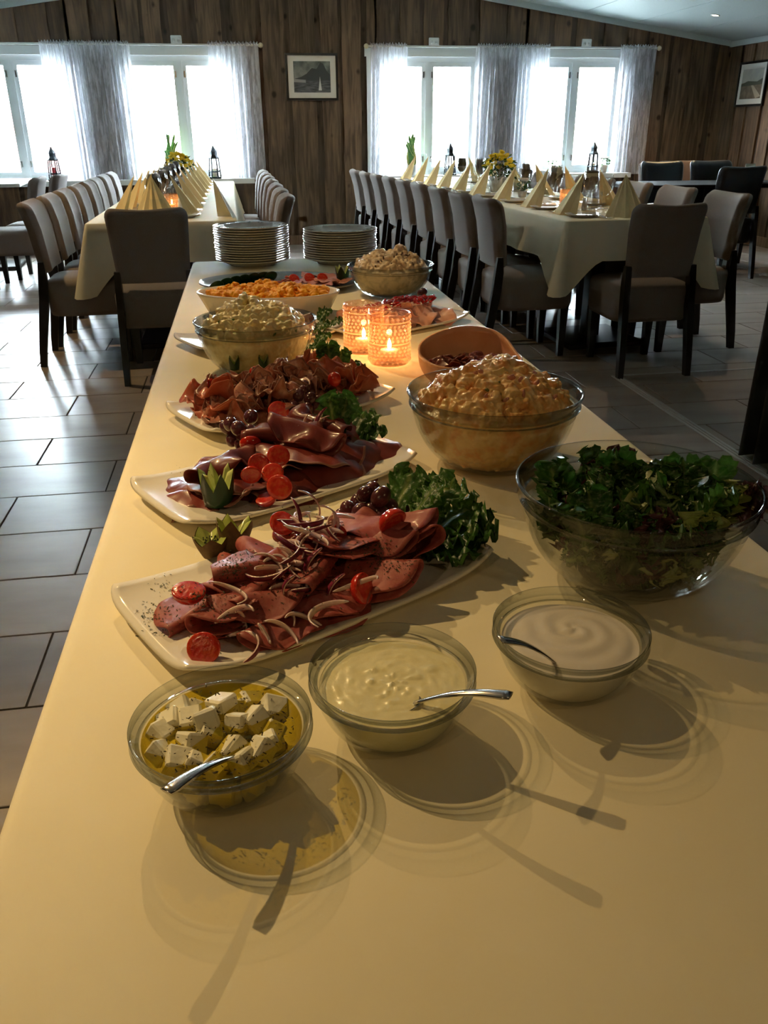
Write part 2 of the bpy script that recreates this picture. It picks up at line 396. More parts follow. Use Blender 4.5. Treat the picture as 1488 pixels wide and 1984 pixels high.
for a, c, hole in segs:
    a, c = max(a, XL), min(c, XR); x = a; wide = True
    wds = []
    while x < c-.001:
        wdt = rr.uniform(.155, .235) if wide else rr.uniform(.055, .095)
        if c-(x+wdt) < .06: wdt = c-x
        wds.append((x, x+wdt, wide)); x += wdt; wide = not wide
    for x0, x1, wd in wds:
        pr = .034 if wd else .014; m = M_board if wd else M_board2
        e = .012 if wd else .02
        spans = [(0, None)] if not hole else [(0, WB-.06), (WT+.0, None)]
        for z0, z1 in spans:
            sd += 1
            board(wb, x0-e, x1+e, z0+.001, z1 or ceil_z(x0), z1 or ceil_z(x1), pr, m, sd)
# left, right and rear walls
wr = struct(MB().box(XR, XR+.16, YB, WY+.16, 0, ZE+.1).build('wall_right', M_wall, smooth=False))
y = WY-.04; wide = True
while y > 7.4:
    wdt = rr.uniform(.16, .24) if wide else rr.uniform(.055, .09); sd += 1
    board(wr, y-wdt-.012, y+.012, .001, ZE, ZE, .034 if wide else .014, M_board if wide else M_board2, sd, 'y', XR); y -= wdt; wide = not wide
wl = struct(MB().box(XL-.16, XL, YB, WY+.16, 0, ZE+.1).build('wall_left', M_base, smooth=False))
b = MB(); slab(b, XL-.2, XR+.2, 0, YB-.16, YB); wf = struct(b.build('wall_front', M_base, smooth=False))
# ceiling: two slopes with panel strips
def slope(name, xa, xb):
    b = MB(); za, zb = ceil_z(xa), ceil_z(xb)
    b.add([(xa, YB-.2, za), (xb, YB-.2, zb), (xb, WY+.2, zb), (xa, WY+.2, za), (xa, YB-.2, za+.1), (xb, YB-.2, zb+.1), (xb, WY+.2, zb+.1), (xa, WY+.2, za+.1)],
          [(0, 1, 2, 3), (7, 6, 5, 4), (0, 4, 5, 1), (1, 5, 6, 2), (2, 6, 7, 3), (3, 7, 4, 0)])
    return struct(b.build(name, M_ceil, smooth=False))
XRR = XR+.0001
def ceil_z(x): return ZE + SL*(XR-x) if x > RX else ZE + SL*(x-XL)
ce = slope('ceiling', RX, XR+.1); ce2 = slope('ceiling', XL-.1, RX)
nP = 8
for k in range(nP):
    for (xa, xb, par) in ((RX, XR, ce), (XL, RX, ce2)):
        a = xa+(xb-xa)*k/nP+.004; c = xa+(xb-xa)*(k+1)/nP-.004
        b = MB(); za, zc = ceil_z(a), ceil_z(c)
        b.add([(a, YB, za), (c, YB, zc), (c, WY, zc), (a, WY, za), (a, YB, za-.008), (c, YB, zc-.008), (c, WY, zc-.008), (a, WY, za-.008)],
              [(3, 2, 1, 0), (4, 5, 6, 7), (0, 1, 5, 4), (1, 2, 6, 5), (2, 3, 7, 6), (3, 0, 4, 7)][::1])
        b.build('ceiling_panel', M_ceil, par, smooth=False)
# cornices
def bar(name, p, q, s, m, kind=True, h=None):
    p, q = Vector(p), Vector(q); t = (q-p).normalized(); u = Vector((0, 0, 1)).cross(t).normalized(); v = t.cross(u); h = h or s
    rings = [[o+u*a*s/2+v*c*h/2 for a, c in ((-1, -1), (1, -1), (1, 1), (-1, 1))] for o in (p, q)]
    o = MB().loft(rings).build(name, m, smooth=False)
    return struct(o) if kind else o
bar('trim_1', (RX, WY-.045, ceil_z(RX)-.035), (XR, WY-.045, ZE-.035), .03, M_ceil, h=.055)
bar('trim_2', (XL, WY-.045, ZE-.035), (RX, WY-.045, ceil_z(RX)-.035), .03, M_ceil, h=.055)
bar('trim_3', (XR-.045, YB, ZE-.035), (XR-.045, WY, ZE-.035), .03, M_ceil, h=.055)
bar('baseboard_back', (XL, WY-.045, .05), (XR, WY-.045, .05), .02, M_base, h=.10)
bar('baseboard_right', (XR-.045, 7.4, .05), (XR-.045, WY-.06, .05), .02, M_base, h=.10)

# windows
def window(i, a, c):
    o = struct(bpy.data.objects.new('window_%d' % i, None)); COL.objects.link(o)
    y0, y1 = WY-.02, WY+.10; zb, zt = WB, WT-.03
    b = MB(); f = .055
    b.box(a, a+f, y0, y1, zb, zt); b.box(c-f, c, y0, y1, zb, zt); b.box(a+f, c-f, y0, y1, zt-f, zt); b.box(a+f, c-f, y0, y1, zb, zb+.04)
    mx = (a+c)/2; b.box(mx-.025, mx+.025, y0, y1, zb+.04, zt-f)
    b.build('window_frame', M_white, o, False)
    for s0, s1, hs in ((a+f, mx-.025, 1), (mx+.025, c-f, -1)):
        b = MB(); s = .042; z0, z1 = zb+.04, zt-f
        b.box(s0, s0+s, y0+.015, y1-.03, z0, z1); b.box(s1-s, s1, y0+.015, y1-.03, z0, z1)
        b.box(s0+s, s1-s, y0+.015, y1-.03, z0, z0+s); b.box(s0+s, s1-s, y0+.015, y1-.03, z1-s, z1)
        sh = b.build('sash', M_white, o, False)
        MB().box(s0+s, s1-s, WY+.03, WY+.036, z0+s, z1-s).build('pane', M_pane, sh, False)
        hx = s1-s/2 if hs > 0 else s0+s/2
        hb = MB()
        for hz in (z0+.12, z1-.12): hb.box(hx-.006, hx+.006, y0+.003, y0+.016, hz-.03, hz+.03)
        hb.build('hinge', M_steel, o, False)
for i, (a, c) in enumerate(WIN): window(i+1, a, c)
n = 5
for a, c in ((-3.0, .14), (1.38, 4.43)):   # casing and sill of each pair
    b = MB(); b.box(a, c, WY-.06, WY-.034, 1.895, 1.975)
    struct(b.build('trim_%d' % (n-1), M_white, smooth=False)); n += 1
    struct(MB().box(a, c, WY-.25, WY+.0, WB-.05, WB).build('trim_%d' % (n-1), M_white, smooth=False)); n += 1
for a in (-3.0, -1.60, -1.21, .03, 1.40, 2.66, 3.07, 4.32):
    struct(MB().box(a, a+.09, WY-.055, WY-.034, WB, 1.895).build('trim_%d' % (n-1), M_white, smooth=False)); n += 1

# outside: pale ground and a red weatherboard house beyond the left window
struct(MB().box(-30, 30, WY+.4, WY+40, -.3, -.2).build('ground_outside', mat('pale_gravel', (.55, .56, .55), .9), smooth=False))
hs_ = thing('house', 'red boarded house with white corners seen faintly through the left windows', 'house', (-7.2, 22, -.2))
MB().box(-3.0, 3.0, 0, 4, 0, 1.9).build('wall', mat('red_paint', (.42, .16, .14), .8), hs_, False)
b = MB(); b.add([(-3.3, -.4, 1.9), (3.3, -.4, 1.9), (3.3, 4.4, 1.9), (-3.3, 4.4, 1.9), (-3.3, 2, 3.2), (3.3, 2, 3.2)], [(0, 1, 5, 4), (2, 3, 4, 5), (1, 2, 5), (3, 0, 4), (0, 3, 2, 1)])
b.build('roof', mat('roof_grey', (.3, .3, .3), .8), hs_, False)
for q in (-1.5, 1.2): MB().box(q-.4, q+.4, -.04, 0, .7, 1.5).build('window', M_white, hs_, False)

# sockets above the windows
for k, (x, lb) in enumerate(((-2.36, 'white double wall socket above the far left window at the picture edge'), (-.56, 'white double wall socket above the left pair of windows, near its right end'),
              (2.13, 'white double wall socket above the right pair of windows, left one'), (3.84, 'white double wall socket above the right pair of windows, right one'))):
    t = thing('wall_socket', lb, 'socket', (x, WY-.034, 2.03), group='sockets above the windows')
    MB().bevbox(-.055, .055, -.022, 0, -.044, .044, .006).build('cover', M_lacq, t, False)
    for sx in (-.026, .026):
        MB().lathe([(.0, 0), (.017, 0), (.019, .002), (.0, .0021)], 20, M=Rot(x=PI/2)@Matrix.Translation((0, 0, .022))).build('outlet', M_porc2, t).location = (sx, 0, 0)
        b = MB()
        for s2 in (-.006, .006): b.box(sx+s2-.002, sx+s2+.002, -.0255, -.024, -.002, .002)
        b.build('pin_hole', M_dark, t, False)

# framed pictures
def picture(name, label, w, h, loc, rz, paint):
    t = thing(name, label, 'picture', loc, rz)
    b = MB(); f = .022
    b.box(-w/2, w/2, -.025, 0, -h/2, -h/2+f); b.box(-w/2, w/2, -.025, 0, h/2-f, h/2); b.box(-w/2, -w/2+f, -.025, 0, -h/2+f, h/2-f); b.box(w/2-f, w/2, -.025, 0, -h/2+f, h/2-f)
    b.build('frame', M_black, t, False)
    MB().box(-w/2+f, w/2-f, -.012, 0, -h/2+f, h/2-f).build('mat_board', mat('mat_board_white', (.78, .76, .72), .7), t, False)
    pr = paint(w/2-.075, h/2-.075, t)
    return t
def flat(par, name, pts, y, m):
    b = MB(); b.add([(x, y, z) for x, z in pts], [tuple(range(len(pts)))]); return b.build(name, m, par, False)
def fjord(a, c, t):
    a -= .005
    flat(t, 'print', [(-a, -c), (a, -c), (a, c), (-a, c)], -.013, mat('print_sky', (.22, .23, .21), .7, col2=(.07, .08, .07), nscale=9, ramp=(.4, .6)))
    flat(t, 'print', [(-a, -c*.55), (-a, -.02), (-a*.6, .0), (-a*.3, .03), (0, .08*c/.14), (.05, c*.5), (.09, c*.92), (.12, c*.85), (.16, c*.35), (a, .02), (a, -c*.55)], -.0135, mat('print_mountain', (.035, .037, .035), .7))
    flat(t, 'print', [(-a, -c), (a, -c), (a, -.035), (-a, -.035)], -.014, mat('print_water', (.03, .03, .03), .7, col2=(.11, .11, .11), nscale=14, stretch=(1, 1, 6)))
    flat(t, 'print', [(.065, -c+.02), (.10, -c+.02), (.083, .005)], -.0145, mat('print_sail', (.6, .6, .58), .7))
    flat(t, 'print', [(-a, -.05), (-a*.35, -.055), (-a*.35, -.028), (-a, -.018)], -.0145, mat('print_shore', (.25, .25, .24), .7))
picture('framed_picture', 'black framed monochrome photograph of a mountain over water with a sailboat, between the windows', .55, .445, (.815, WY-.036, 1.70), 0, fjord)
def beach(a, c, t):
    flat(t, 'print', [(-a, -c), (a, -c), (a, c), (-a, c)], -.013, mat('print_sky_warm', (.42, .40, .33), .7, col2=(.26, .27, .26), nscale=6))
    flat(t, 'print', [(-a, -c), (a, -c), (a, -.01), (-a*.5, .02), (-a, .01)], -.0135, mat('print_land', (.10, .07, .04), .7, col2=(.20, .14, .09), nscale=16))
    flat(t, 'print', [(-a*.1, -.0), (.0, .01), (a, -c*.85), (a*.55, -c)], -.014, mat('print_path', (.42, .33, .24), .7))
    flat(t, 'print', [(-a, -.0), (-a*.4, .03), (a*.5, .02), (a, .05), (a, -.01), (-a, -.02)], -.0142, mat('print_trees', (.05, .05, .03), .7))
picture('framed_picture', 'black framed brownish photograph of a path along a shore, on the right wall', .56, .44, (XR-.036, 9.37, 1.615), -PI/2, beach)

# curtains
def curtain(label, x0, x1, pleats, seed, zt=1.985, zb=.70):
    rs = random.Random(seed); ph = rs.uniform(0, 6)
    def fn(u, v):
        x = x0+(x1-x0)*u; z = zt-(zt-zb)*v
        a = .028*(.6+.4*v); k = u*pleats*2*PI+ph+.6*math.sin(u*9+seed)
        y = WY-.115 + a*math.sin(k)*(.7+.5*math.sin(u*17+seed)) + .008*math.sin(k*2.3+v*3)
        return (x+.012*math.cos(k)+(.02*v*math.sin(seed)), y, z)
    t = thing('lace_curtain', label, 'curtain', (0, 0, 0))
    MB().grid(fn, int(pleats*12)+2, 14).build('panel', M_lace, t)
    def ruf(u, v):
        x = x0+(x1-x0)*u; k = u*pleats*4*PI+ph
        return (x, WY-.115+.02*math.sin(k), zt+v*(.018+.022*abs(math.sin(k*.37+seed))*abs(math.sin(k*.9))))
    MB().grid(ruf, int(pleats*16)+2, 3).build('ruffled_heading', M_lace, t)
    return t
curtain('sheer white lace curtain between the two left windows, left half of the bunch', -1.90, -1.46, 10, 1)
curtain('sheer white lace curtain between the two left windows, right half of the bunch', -1.47, -1.03, 10, 2)
curtain('sheer white lace curtain at the right end of the left windows', -.25, .26, 9, 3)
curtain('sheer white lace curtain at the left end of the right windows', 1.435, 1.83, 8, 4)
curtain('sheer white lace curtain between the two right windows, left half of the bunch', 2.59, 3.00, 9, 5)
curtain('sheer white lace curtain between the two right windows, right half of the bunch', 2.99, 3.40, 9, 6)
curtain('sheer white lace curtain at the right end of the right windows beside the corner', 4.22, 4.63, 9, 7)
for lb, a, c in (('long white curtain rod over the left windows with a ball finial', -3.1, .29), ('long white curtain rod over the right windows with ball finials', 1.39, 4.66)):
    t = thing('curtain_rod', lb, 'curtain rod', (0, WY-.115, 1.985))
    MB().tube([(a, 0, 0), (c, 0, 0)], .011, 10).build('rod', M_lacq, t)
    for q in (a, c): MB().blob((q, 0, 0), (.026, .026, .026)).build('finial', M_gold, t)
    for q in (a+.08, c-.08): MB().box(q-.008, q+.008, 0, .08, -.01, .01).build('bracket', M_lacq, t, False)

# downlights: real ones, plus unseen lamps added for warm light and fill
for k, (x, y, tg, wt, cone, bl) in enumerate(LAMPS):
    z = ceil_z(x)-.010
    t = thing('ceiling_spotlight', 'small round recessed ceiling spotlight, lit, near the far right corner' if k == 4 else 'small round recessed ceiling spotlight, lit', 'ceiling light', (x, y, z), group='ceiling spotlights')
    tilt = Rot(y=math.atan(SL) if x > RX else -math.atan(SL))
    MB().lathe([(.030, -.004), (.042, -.005), (.045, 0), (.0, .0)], 24, M=tilt).build('ring', M_lacq, t)
    MB().lathe([(.0, -.003), (.029, -.003)], 24, M=tilt).build('lens', M_lampglow, t)
    sp = spot(x, y, z-.02, *tg, wt, cone, blend=bl); sp.name = 'spotlight_beam'; sp.parent = t
    sp.matrix_parent_inverse = Matrix.Translation((x, y, z)).inverted()

# floor track and folding partition curtain
for nm, a, c in (('trim_20', (1.884, 2.2, .0), (1.884, 4.045, .0)), ('trim_21', (1.884, 4.045, .0), (3.6, 4.045, .0))):
    b = MB(); a, c = Vector(a), Vector(c); dx = (c-a).normalized(); pn = Vector((-dx.y, dx.x, 0))
    for q in ((-.024, -.012), (-.004, .004), (.012, .024)) if nm == 'trim_20' else ((-.006, .006),):
        vs = [a+pn*q[0], c+pn*q[0], c+pn*q[1], a+pn*q[1]]; vs += [v+Vector((0, 0, .004)) for v in vs]
        b.add(vs, [(0, 1, 5, 4), (1, 2, 6, 5), (2, 3, 7, 6), (3, 0, 4, 7), (4, 5, 6, 7)])
    struct(b.build(nm, mat('track_metal', (.48, .50, .50), .4, .6), smooth=False))
def pfn(u, v):
    k = u*13*2*PI; y = 2.90-u*1.28; return (1.965+.10*math.sin(k)+.01*math.sin(v*3), y+.012*math.cos(k*2), .015+v*2.5)
pt = MB().grid(pfn, 200, 3).build('folding_partition', mat('partition_grey', (.085, .09, .095), .55))
tag(pt, 'tall dark grey pleated folding partition gathered at the right edge', 'partition')
sm = pt.modifiers.new('s', 'SOLIDIFY'); sm.thickness = .006

# ------------------------------------------------------------------ chairs
def sq_ring(w, d, z, r, n=5, yo=0):
    """rounded rectangle ring"""
    pts = []
    for cx, cy, a0 in ((w/2-r, d/2-r, 0), (-w/2+r, d/2-r, 90), (-w/2+r, -d/2+r, 180), (w/2-r, -d/2+r, 270)):
        for i in range(n):
            a = math.radians(a0+90*i/(n-1)); pts.append((cx+r*math.cos(a), cy+r*math.sin(a)+yo, z))
    return pts
def make_chair(name, label, fab, wood, cat='chair', wd=.41):
    t = thing(name, label, cat)
    # seat: thick round cornered cushion, crowned
    rings = [sq_ring(wd-.06, .37, .268, .06), sq_ring(wd-.005, .43, .275, .08), sq_ring(wd+.01, .445, .30, .085), sq_ring(wd+.015, .45, .43, .085), sq_ring(wd, .44, .452, .08),
             sq_ring(wd-.05, .39, .464, .07), sq_ring(wd-.2, .24, .472, .05), sq_ring(.02, .02, .474, .008)]
    MB().loft(rings).build('seat', fab, t).location = (0, .02, 0)
    # backrest: curved, tapering slab rolled over at the top
    prof = [(.0, .505, .026), (.008, .515, .032), (-.008, .62, .034), (-.022, .72, .036), (-.042, .79, .037), (-.050, .812, .037), (-.058, .828, .036), (-.065, .840, .031), (-.070, .848, .022), (-.073, .852, .010)]
    rings = []
    nn = 15
    for yo, z, th in [(0.0, .502, .012)]+prof:
        f = (z-.5)/.35; hw = (wd-.055)/2+.022*f - .045*(1-math.sqrt(max(0, 1-max(0, (z-.806)/.047)**2))); rr_ = []
        hx = [hw*(1-2*i/nn) for i in range(nn+1)]
        cr = .035*(1 if z < .845 else 1)
        def cv(x): return .028*(x/hw)**2*(.4+.6*f)   # concave towards the sitter
        def ed(x): return min(1, math.sqrt(max(0, 1-((abs(x)/hw-.86)/.14)**2)) if abs(x)/hw > .86 else 1)*.92+.08
        top = -.004*math.cos(0) if z < .8 else 0
        dz = lambda x: .009*(x/hw)**2*max(0, min(1, (f-.7)/.2))
        front = [(x, -.20+yo+th*ed(x)+cv(x), z+dz(x)) for x in hx]
        back = [(x, -.20+yo-th*ed(x)+cv(x), z+dz(x)) for x in reversed(hx)]
        rings.append(front+back)
    br = MB().loft(rings).build('backrest', fab, t)
    # rear legs: sabre posts running up behind the backrest
    for s in (-1, 1):
        b = MB(); rings = []
        for y, z, w_, d_ in ((-.275, 0, .030, .034), (-.262, .10, .032, .040), (-.235, .25, .034, .046), (-.213, .38, .034, .048), (-.203, .48, .034, .046), (-.20, .56, .03, .03)):
            x = s*((wd-.035)/2)-s*.012*(z/.5)
            rings.append([(x+a*w_/2, y+c*d_/2, z) for a, c in ((-1, -1), (1, -1), (1, 1), (-1, 1))])
        b.loft(rings); b.build('leg', wood, t, False)
    for s in (-1, 1):
        x = s*(wd/2-.04)
        b = MB(); b.loft([[(x+a*w_/2, .19+c*w_/2, z) for a, c in ((-1, -1), (1, -1), (1, 1), (-1, 1))] for z, w_ in ((0, .032), (.30, .048))])
        b.build('leg', wood, t, False)
    b = MB(); b.box(-.012, .012, -.02, .02, 0, 0)
    return t
chair0 = make_chair('dining_chair', 'x', M_chair, M_blackwood)
for a in list(COL.objects):
    if a.parent == chair0: KIDS.setdefault(chair0.name, []).append(a)
used = [False]
def place(x, y, rz, label, group=None, proto=None):
    if proto is None and not used[0]:
        used[0] = True; o = chair0; o.location = (x, y, 0); o.rotation_euler = (0, 0, rz); o['label'] = label
        if group: o['group'] = group
        return o
    return dup(proto or chair0, (x, y, 0), rz, label, group=group)
D90 = PI/2
RT_A = math.radians(4.0)
place(-.475, 4.60, .02, 'taupe upholstered chair at the near end of the left dining table, back to the buffet')
for i in range(8):
    place(-.90-.02*(i > 4)+.0, 5.0+i*.47, -D90+.03, '%s taupe chair from the buffet, left row at the left table' % ORD[i], 'chairs along the left dining table')
for i in range(7):
    place(.0-.008*i, 5.12+i*.53, D90, '%s taupe chair from the buffet, right row at the left table' % (ORD[i] if i else 'nearest'), 'chairs along the left dining table')
place(2.07, 4.27, .0, 'taupe upholstered chair at the near end of the right dining table, back to the buffet')
for i, y in enumerate((4.66, 5.10, 5.54, 5.98, 6.41, 6.84, 7.27, 7.70, 8.13)):
    place(1.55-(y-4.66)*.078, y+.02, -D90+RT_A-.05, '%s taupe chair from the buffet, left row at the right table' % (ORD[i] if i else 'nearest'), 'chairs along the right dining table')
for i, y in enumerate((4.68, 5.22, 5.75, 6.28, 6.80, 7.32, 7.84)):
    place(2.52-(y-4.66)*.072, y, D90+RT_A, '%s taupe chair from the buffet, right row at the right table' % (ORD[i] if i else 'nearest'), 'chairs along the right dining table')
# other tables' chairs
place(-1.88, 7.62, D90, 'pale taupe chair standing left of the left chair row, by the window table', 'chairs at the left window')
place(-1.80, 8.10, D90-.05, 'pale taupe chair by the window table, directly behind another pale chair', 'chairs at the left window')
place(4.24, 8.48, PI, 'pale grey chair by the far wall behind the dark tables, left of its pair', 'pale chairs by the far wall')
place(4.50, 8.95, PI+.1, 'pale grey chair by the far wall behind the dark tables, right of its pair', 'pale chairs by the far wall')
dk = make_chair('leather_chair', 'black leather chair in the right background seen from behind, nearest of the black chairs', M_leather, M_blackwood, wd=.45)
for a in list(COL.objects):
    if a.parent == dk: KIDS.setdefault(dk.name, []).append(a)
dk.location = (4.07, 7.03, 0); dk.rotation_euler = (0, 0, .04); dk.scale = (1, 1, 1.05)
for x, y, rz, lb in ((4.72, 6.45, -.1, 'black leather chair at the right picture edge beside another black chair'), (3.98, 7.82, PI, 'black leather chair beyond the dark table, shiny front to us, left one'),
                     (4.47, 7.80, PI, 'black leather chair beyond the dark table, shiny front to us, right one')):
    dup(dk, (x, y, 0), rz, lb)
bn = make_chair('bench_chair', 'wide brown upholstered bench seat against the far right wall', M_brownfab, M_blackwood, 'bench', wd=.62)
bn.location = (5.04, 9.0, 0); bn.rotation_euler = (0, 0, PI)

# ------------------------------------------------------------------ tables
M_darktop = mat('dark_table_top', (.012, .010, .010), .75, .1)
def pedestal_table(label, cx, cy, L, W, rz, top_m, pos, base_m=M_blackwood, zt=.745, name='dining_table'):
    t = thing(name, label, 'table', (cx, cy, 0), rz)
    MB().bevbox(-W/2, W/2, -L/2, L/2, zt-.032, zt, .006).build('tabletop', top_m, t, False)
    for q in pos:
        MB().bevbox(-.045, .045, q-.045, q+.045, .03, zt-.03, .005).build('pillar', base_m, t, False)
        MB().bevbox(-.24, .24, q-.24, q+.24, 0.0, .035, .008).build('foot_plate', base_m, t, False)
    return t
def cloth(label, cx, cy, L, W, rz, drop, seed, zt=.750, name='tablecloth', flare=.05, fr=None, m=None, corner=1.0):
    """cloth lying on a table: top, rolled edges, hanging sides that ripple, and pointed corners"""
    t = tag(bpy.data.objects.new(name, None), label, 'tablecloth'); bpy.data.objects.remove(t)
    b = MB(); nu, nv = 12, 44
    segs_ = []
    hw, hl = W/2, L/2
    # perimeter walked with many steps, then rings outward/down
    per = []
    n1, n2 = 22, 60; cr = .02
    def add(x, y, nx, ny, c=0): per.append((x, y, nx, ny, c))
    for i in range(n1+1): u = i/n1; add(-hw+cr+(W-2*cr)*u, -hl, 0, -1, 0)
    for k in range(1, 6): a = -PI/2+PI/2*k/6; add(hw-cr+cr*math.cos(a), -hl+cr+cr*math.sin(a), math.cos(a), math.sin(a), math.sin(PI*k/6))
    for i in range(n2+1): u = i/n2; add(hw, -hl+cr+(L-2*cr)*u, 1, 0, 0)
    for k in range(1, 6): a = PI/2*k/6; add(hw-cr+cr*math.cos(a), hl-cr+cr*math.sin(a), math.cos(a), math.sin(a), math.sin(PI*k/6))
    for i in range(n1+1): u = i/n1; add(hw-cr-(W-2*cr)*u, hl, 0, 1, 0)
    for k in range(1, 6): a = PI/2+PI/2*k/6; add(-hw+cr+cr*math.cos(a), hl-cr+cr*math.sin(a), math.cos(a), math.sin(a), math.sin(PI*k/6))
    for i in range(n2+1): u = i/n2; add(-hw, hl-cr-(L-2*cr)*u, -1, 0, 0)
    for k in range(1, 6): a = PI+PI/2*k/6; add(-hw+cr+cr*math.cos(a), -hl+cr+cr*math.sin(a), math.cos(a), math.sin(a), math.sin(PI*k/6))
    N = len(per); rings = []
    def ring(out, z, hang, ins=0):
        r_ = []
        for i, (x, y, nx, ny, c) in enumerate(per):
            rip = 0.014*noise.noise(Vector((x*5+seed, y*5, seed)))*hang*2 + flare*hang*(1+1.3*c*corner)
            cn = min(abs(abs(x)-hw)+abs(abs(y)-hl), .20)/.20   # near a corner the cloth hangs lower
            dz = -drop*hang*(1+.95*corner*(1-cn)**1.35) if hang else 0
            r_.append((x+nx*(out+rip)-nx*ins, y+ny*(out+rip)-ny*ins, zt+z+dz))
        return r_
    tops = ring(0, 0, 0, .005)
    rings = [ring(0, 0, 0, .02), ring(0, 0, 0, .012), tops, ring(.0, -.0015, 0), ring(.004, -.006, 0)] + [ring(.006, -.004, h) for h in (.12, .3, .5, .7, .86, 1.0)]
    b.loft(rings, caps=False)
    b.grid(lambda u, v: ((u*2-1)*(hw-.02), (v*2-1)*(hl-.02), zt+(.0006*nz(u*W, v*L, seed, 3) if 0 < u < 1 and 0 < v < 1 else 0)), 12, 50)
    ob = b.build(name, m or M_cloth2, loc=(cx, cy, 0), rz=rz)
    return tag(ob, label, 'tablecloth')
pedestal_table('long dining table under the ivory cloth on the left', -.46, 6.75, 3.8, .76, .01, M_blackwood, (-1.4, 0, 1.4))
cloth('ivory tablecloth hanging from the left dining table with a pointed corner', -.46, 6.75, 3.84, .80, .01, .20, 1)
pedestal_table('long dining table under the ivory cloth on the right', 1.94, 6.62, 4.36, .80, RT_A, M_blackwood, (-1.75, -.3, 1.3))
cloth('ivory tablecloth hanging from the right dining table with pointed near corners', 1.94, 6.62, 4.4, .84, RT_A, .20, 2)
pedestal_table('dark wooden table in the right background beside the black leather chairs', 3.98, 7.32, .62, 1.5, -.04, M_darktop, (0,), zt=.75, name='restaurant_table')
pedestal_table('dark wooden table at the right picture edge behind the black chair', 5.15, 6.9, .7, .6, 0, M_blackwood, (0,), zt=.75, name='restaurant_table')
pedestal_table('pale topped table by the far left window', -2.40, 8.75, .9, .8, .1, M_white, (0,), zt=.775, name='window_table')

# ------------------------------------------------------------------ what stands on the dining tables
def napkin_mesh(n=6, r=.12, h=.215, spread=88, amp=.16, curl=0):
    """fan folded paper napkin standing as a pleated half cone, opening towards -y"""
    b = MB(); base = []; k = n*2
    for i in range(k+1):
        a = math.radians(-spread+2*spread*i/k)
        rr_ = r*(1+.10*math.cos(a*1)) * (1-(amp if i % 2 else 0))
        base.append((rr_*math.sin(a), -rr_*math.cos(a)*1.05+.03, 0))
    rings = []
    for t in (0, .33, .66, .985):
        rings.append([(x*(1-t), (y-.045)*(1-t)+.045, h*t) for x, y, z in base])
    m = k+1; vs = [p for q in rings for p in q]
    fs = [(i*m+j, i*m+j+1, (i+1)*m+j+1, (i+1)*m+j) for i in range(3) for j in range(k)]
    b.add(vs, fs); return b
np0 = napkin_mesh().build('folded_napkin', M_napkin, smooth=False); sm = np0.modifiers.new('s', 'SOLIDIFY'); sm.thickness = .0012
tag(np0, 'x', 'napkin')
np1 = napkin_mesh(3, .128, .220, 62, .12).build('folded_napkin', M_napkin, smooth=False); sm = np1.modifiers.new('s', 'SOLIDIFY'); sm.thickness = .0012
tag(np1, 'x', 'napkin')
plate_me = MB().lathe([(.0, .004), (.055, .004), (.062, .0), (.066, .004), (.095, .014), (.098, .0155), (.094, .0165), (.062, .008), (.0, .0075)], 28).mesh('side_plate', M_porc2)
def wineglass():
    t = thing('wine_glass', 'x', 'glass')
    MB().lathe([(.004, .078), (.018, .083), (.031, .103), (.036, .127), (.034, .155), (.028, .180), (.0272, .180), (.033, .155), (.0348, .127), (.030, .105), (.017, .085), (.0, .081)], 20).build('cup', M_wine, t)
    MB().lathe([(.0, .082), (.0045, .078), (.0035, .06), (.0035, .02), (.006, .008)], 10).build('stem', M_wine, t)
    MB().lathe([(.006, .008), (.018, .003), (.032, .0015), (.033, .0), (.0, .0)], 20).build('foot', M_wine, t)
    for a in list(COL.objects):
        if a.parent == t: KIDS.setdefault(t.name, []).append(a)
    t.scale = (1.25, 1.25, 1.25)
    return t
wg = wineglass()
tumb_me = MB().lathe([(.0, .0), (.026, 0), (.030, .004), (.034, .10), (.0332, .10), (.029, .008), (.0, .007)], 20).mesh('tumbler', M_wine)
fork = MB()
fork.tube([(0, -.09, .004), (0, -.03, .005), (0, .02, .004)], [.006, .004, .003], 6, flat=.35)
fork.box(-.010, .010, .02, .05, .002, .0035)
for q in (-.009, -.003, .003, .009): fork.box(q-.0014, q+.0014, .05, .085, .002, .0035)
fork_me = fork.mesh('fork', M_steel)
kn = MB(); kn.bevbox(-.006, .006, -.10, 0, .001, .006, .002); kn.add([(-.007, 0, .002), (.007, 0, .002), (.008, .07, .002), (0, .10, .002), (-.007, .08, .002), (-.007, 0, .004), (.007, 0, .004), (.008, .07, .003), (0, .10, .003), (-.007, .08, .003)], [(0, 4, 3, 2, 1), (5, 6, 7, 8, 9), (0, 1, 6, 5), (1, 2, 7, 6), (2, 3, 8, 7), (3, 4, 9, 8), (4, 0, 5, 9)])
knife_me = kn.mesh('knife', M_steel)
first = {'n0': True, 'n1': True, 'wg': True}
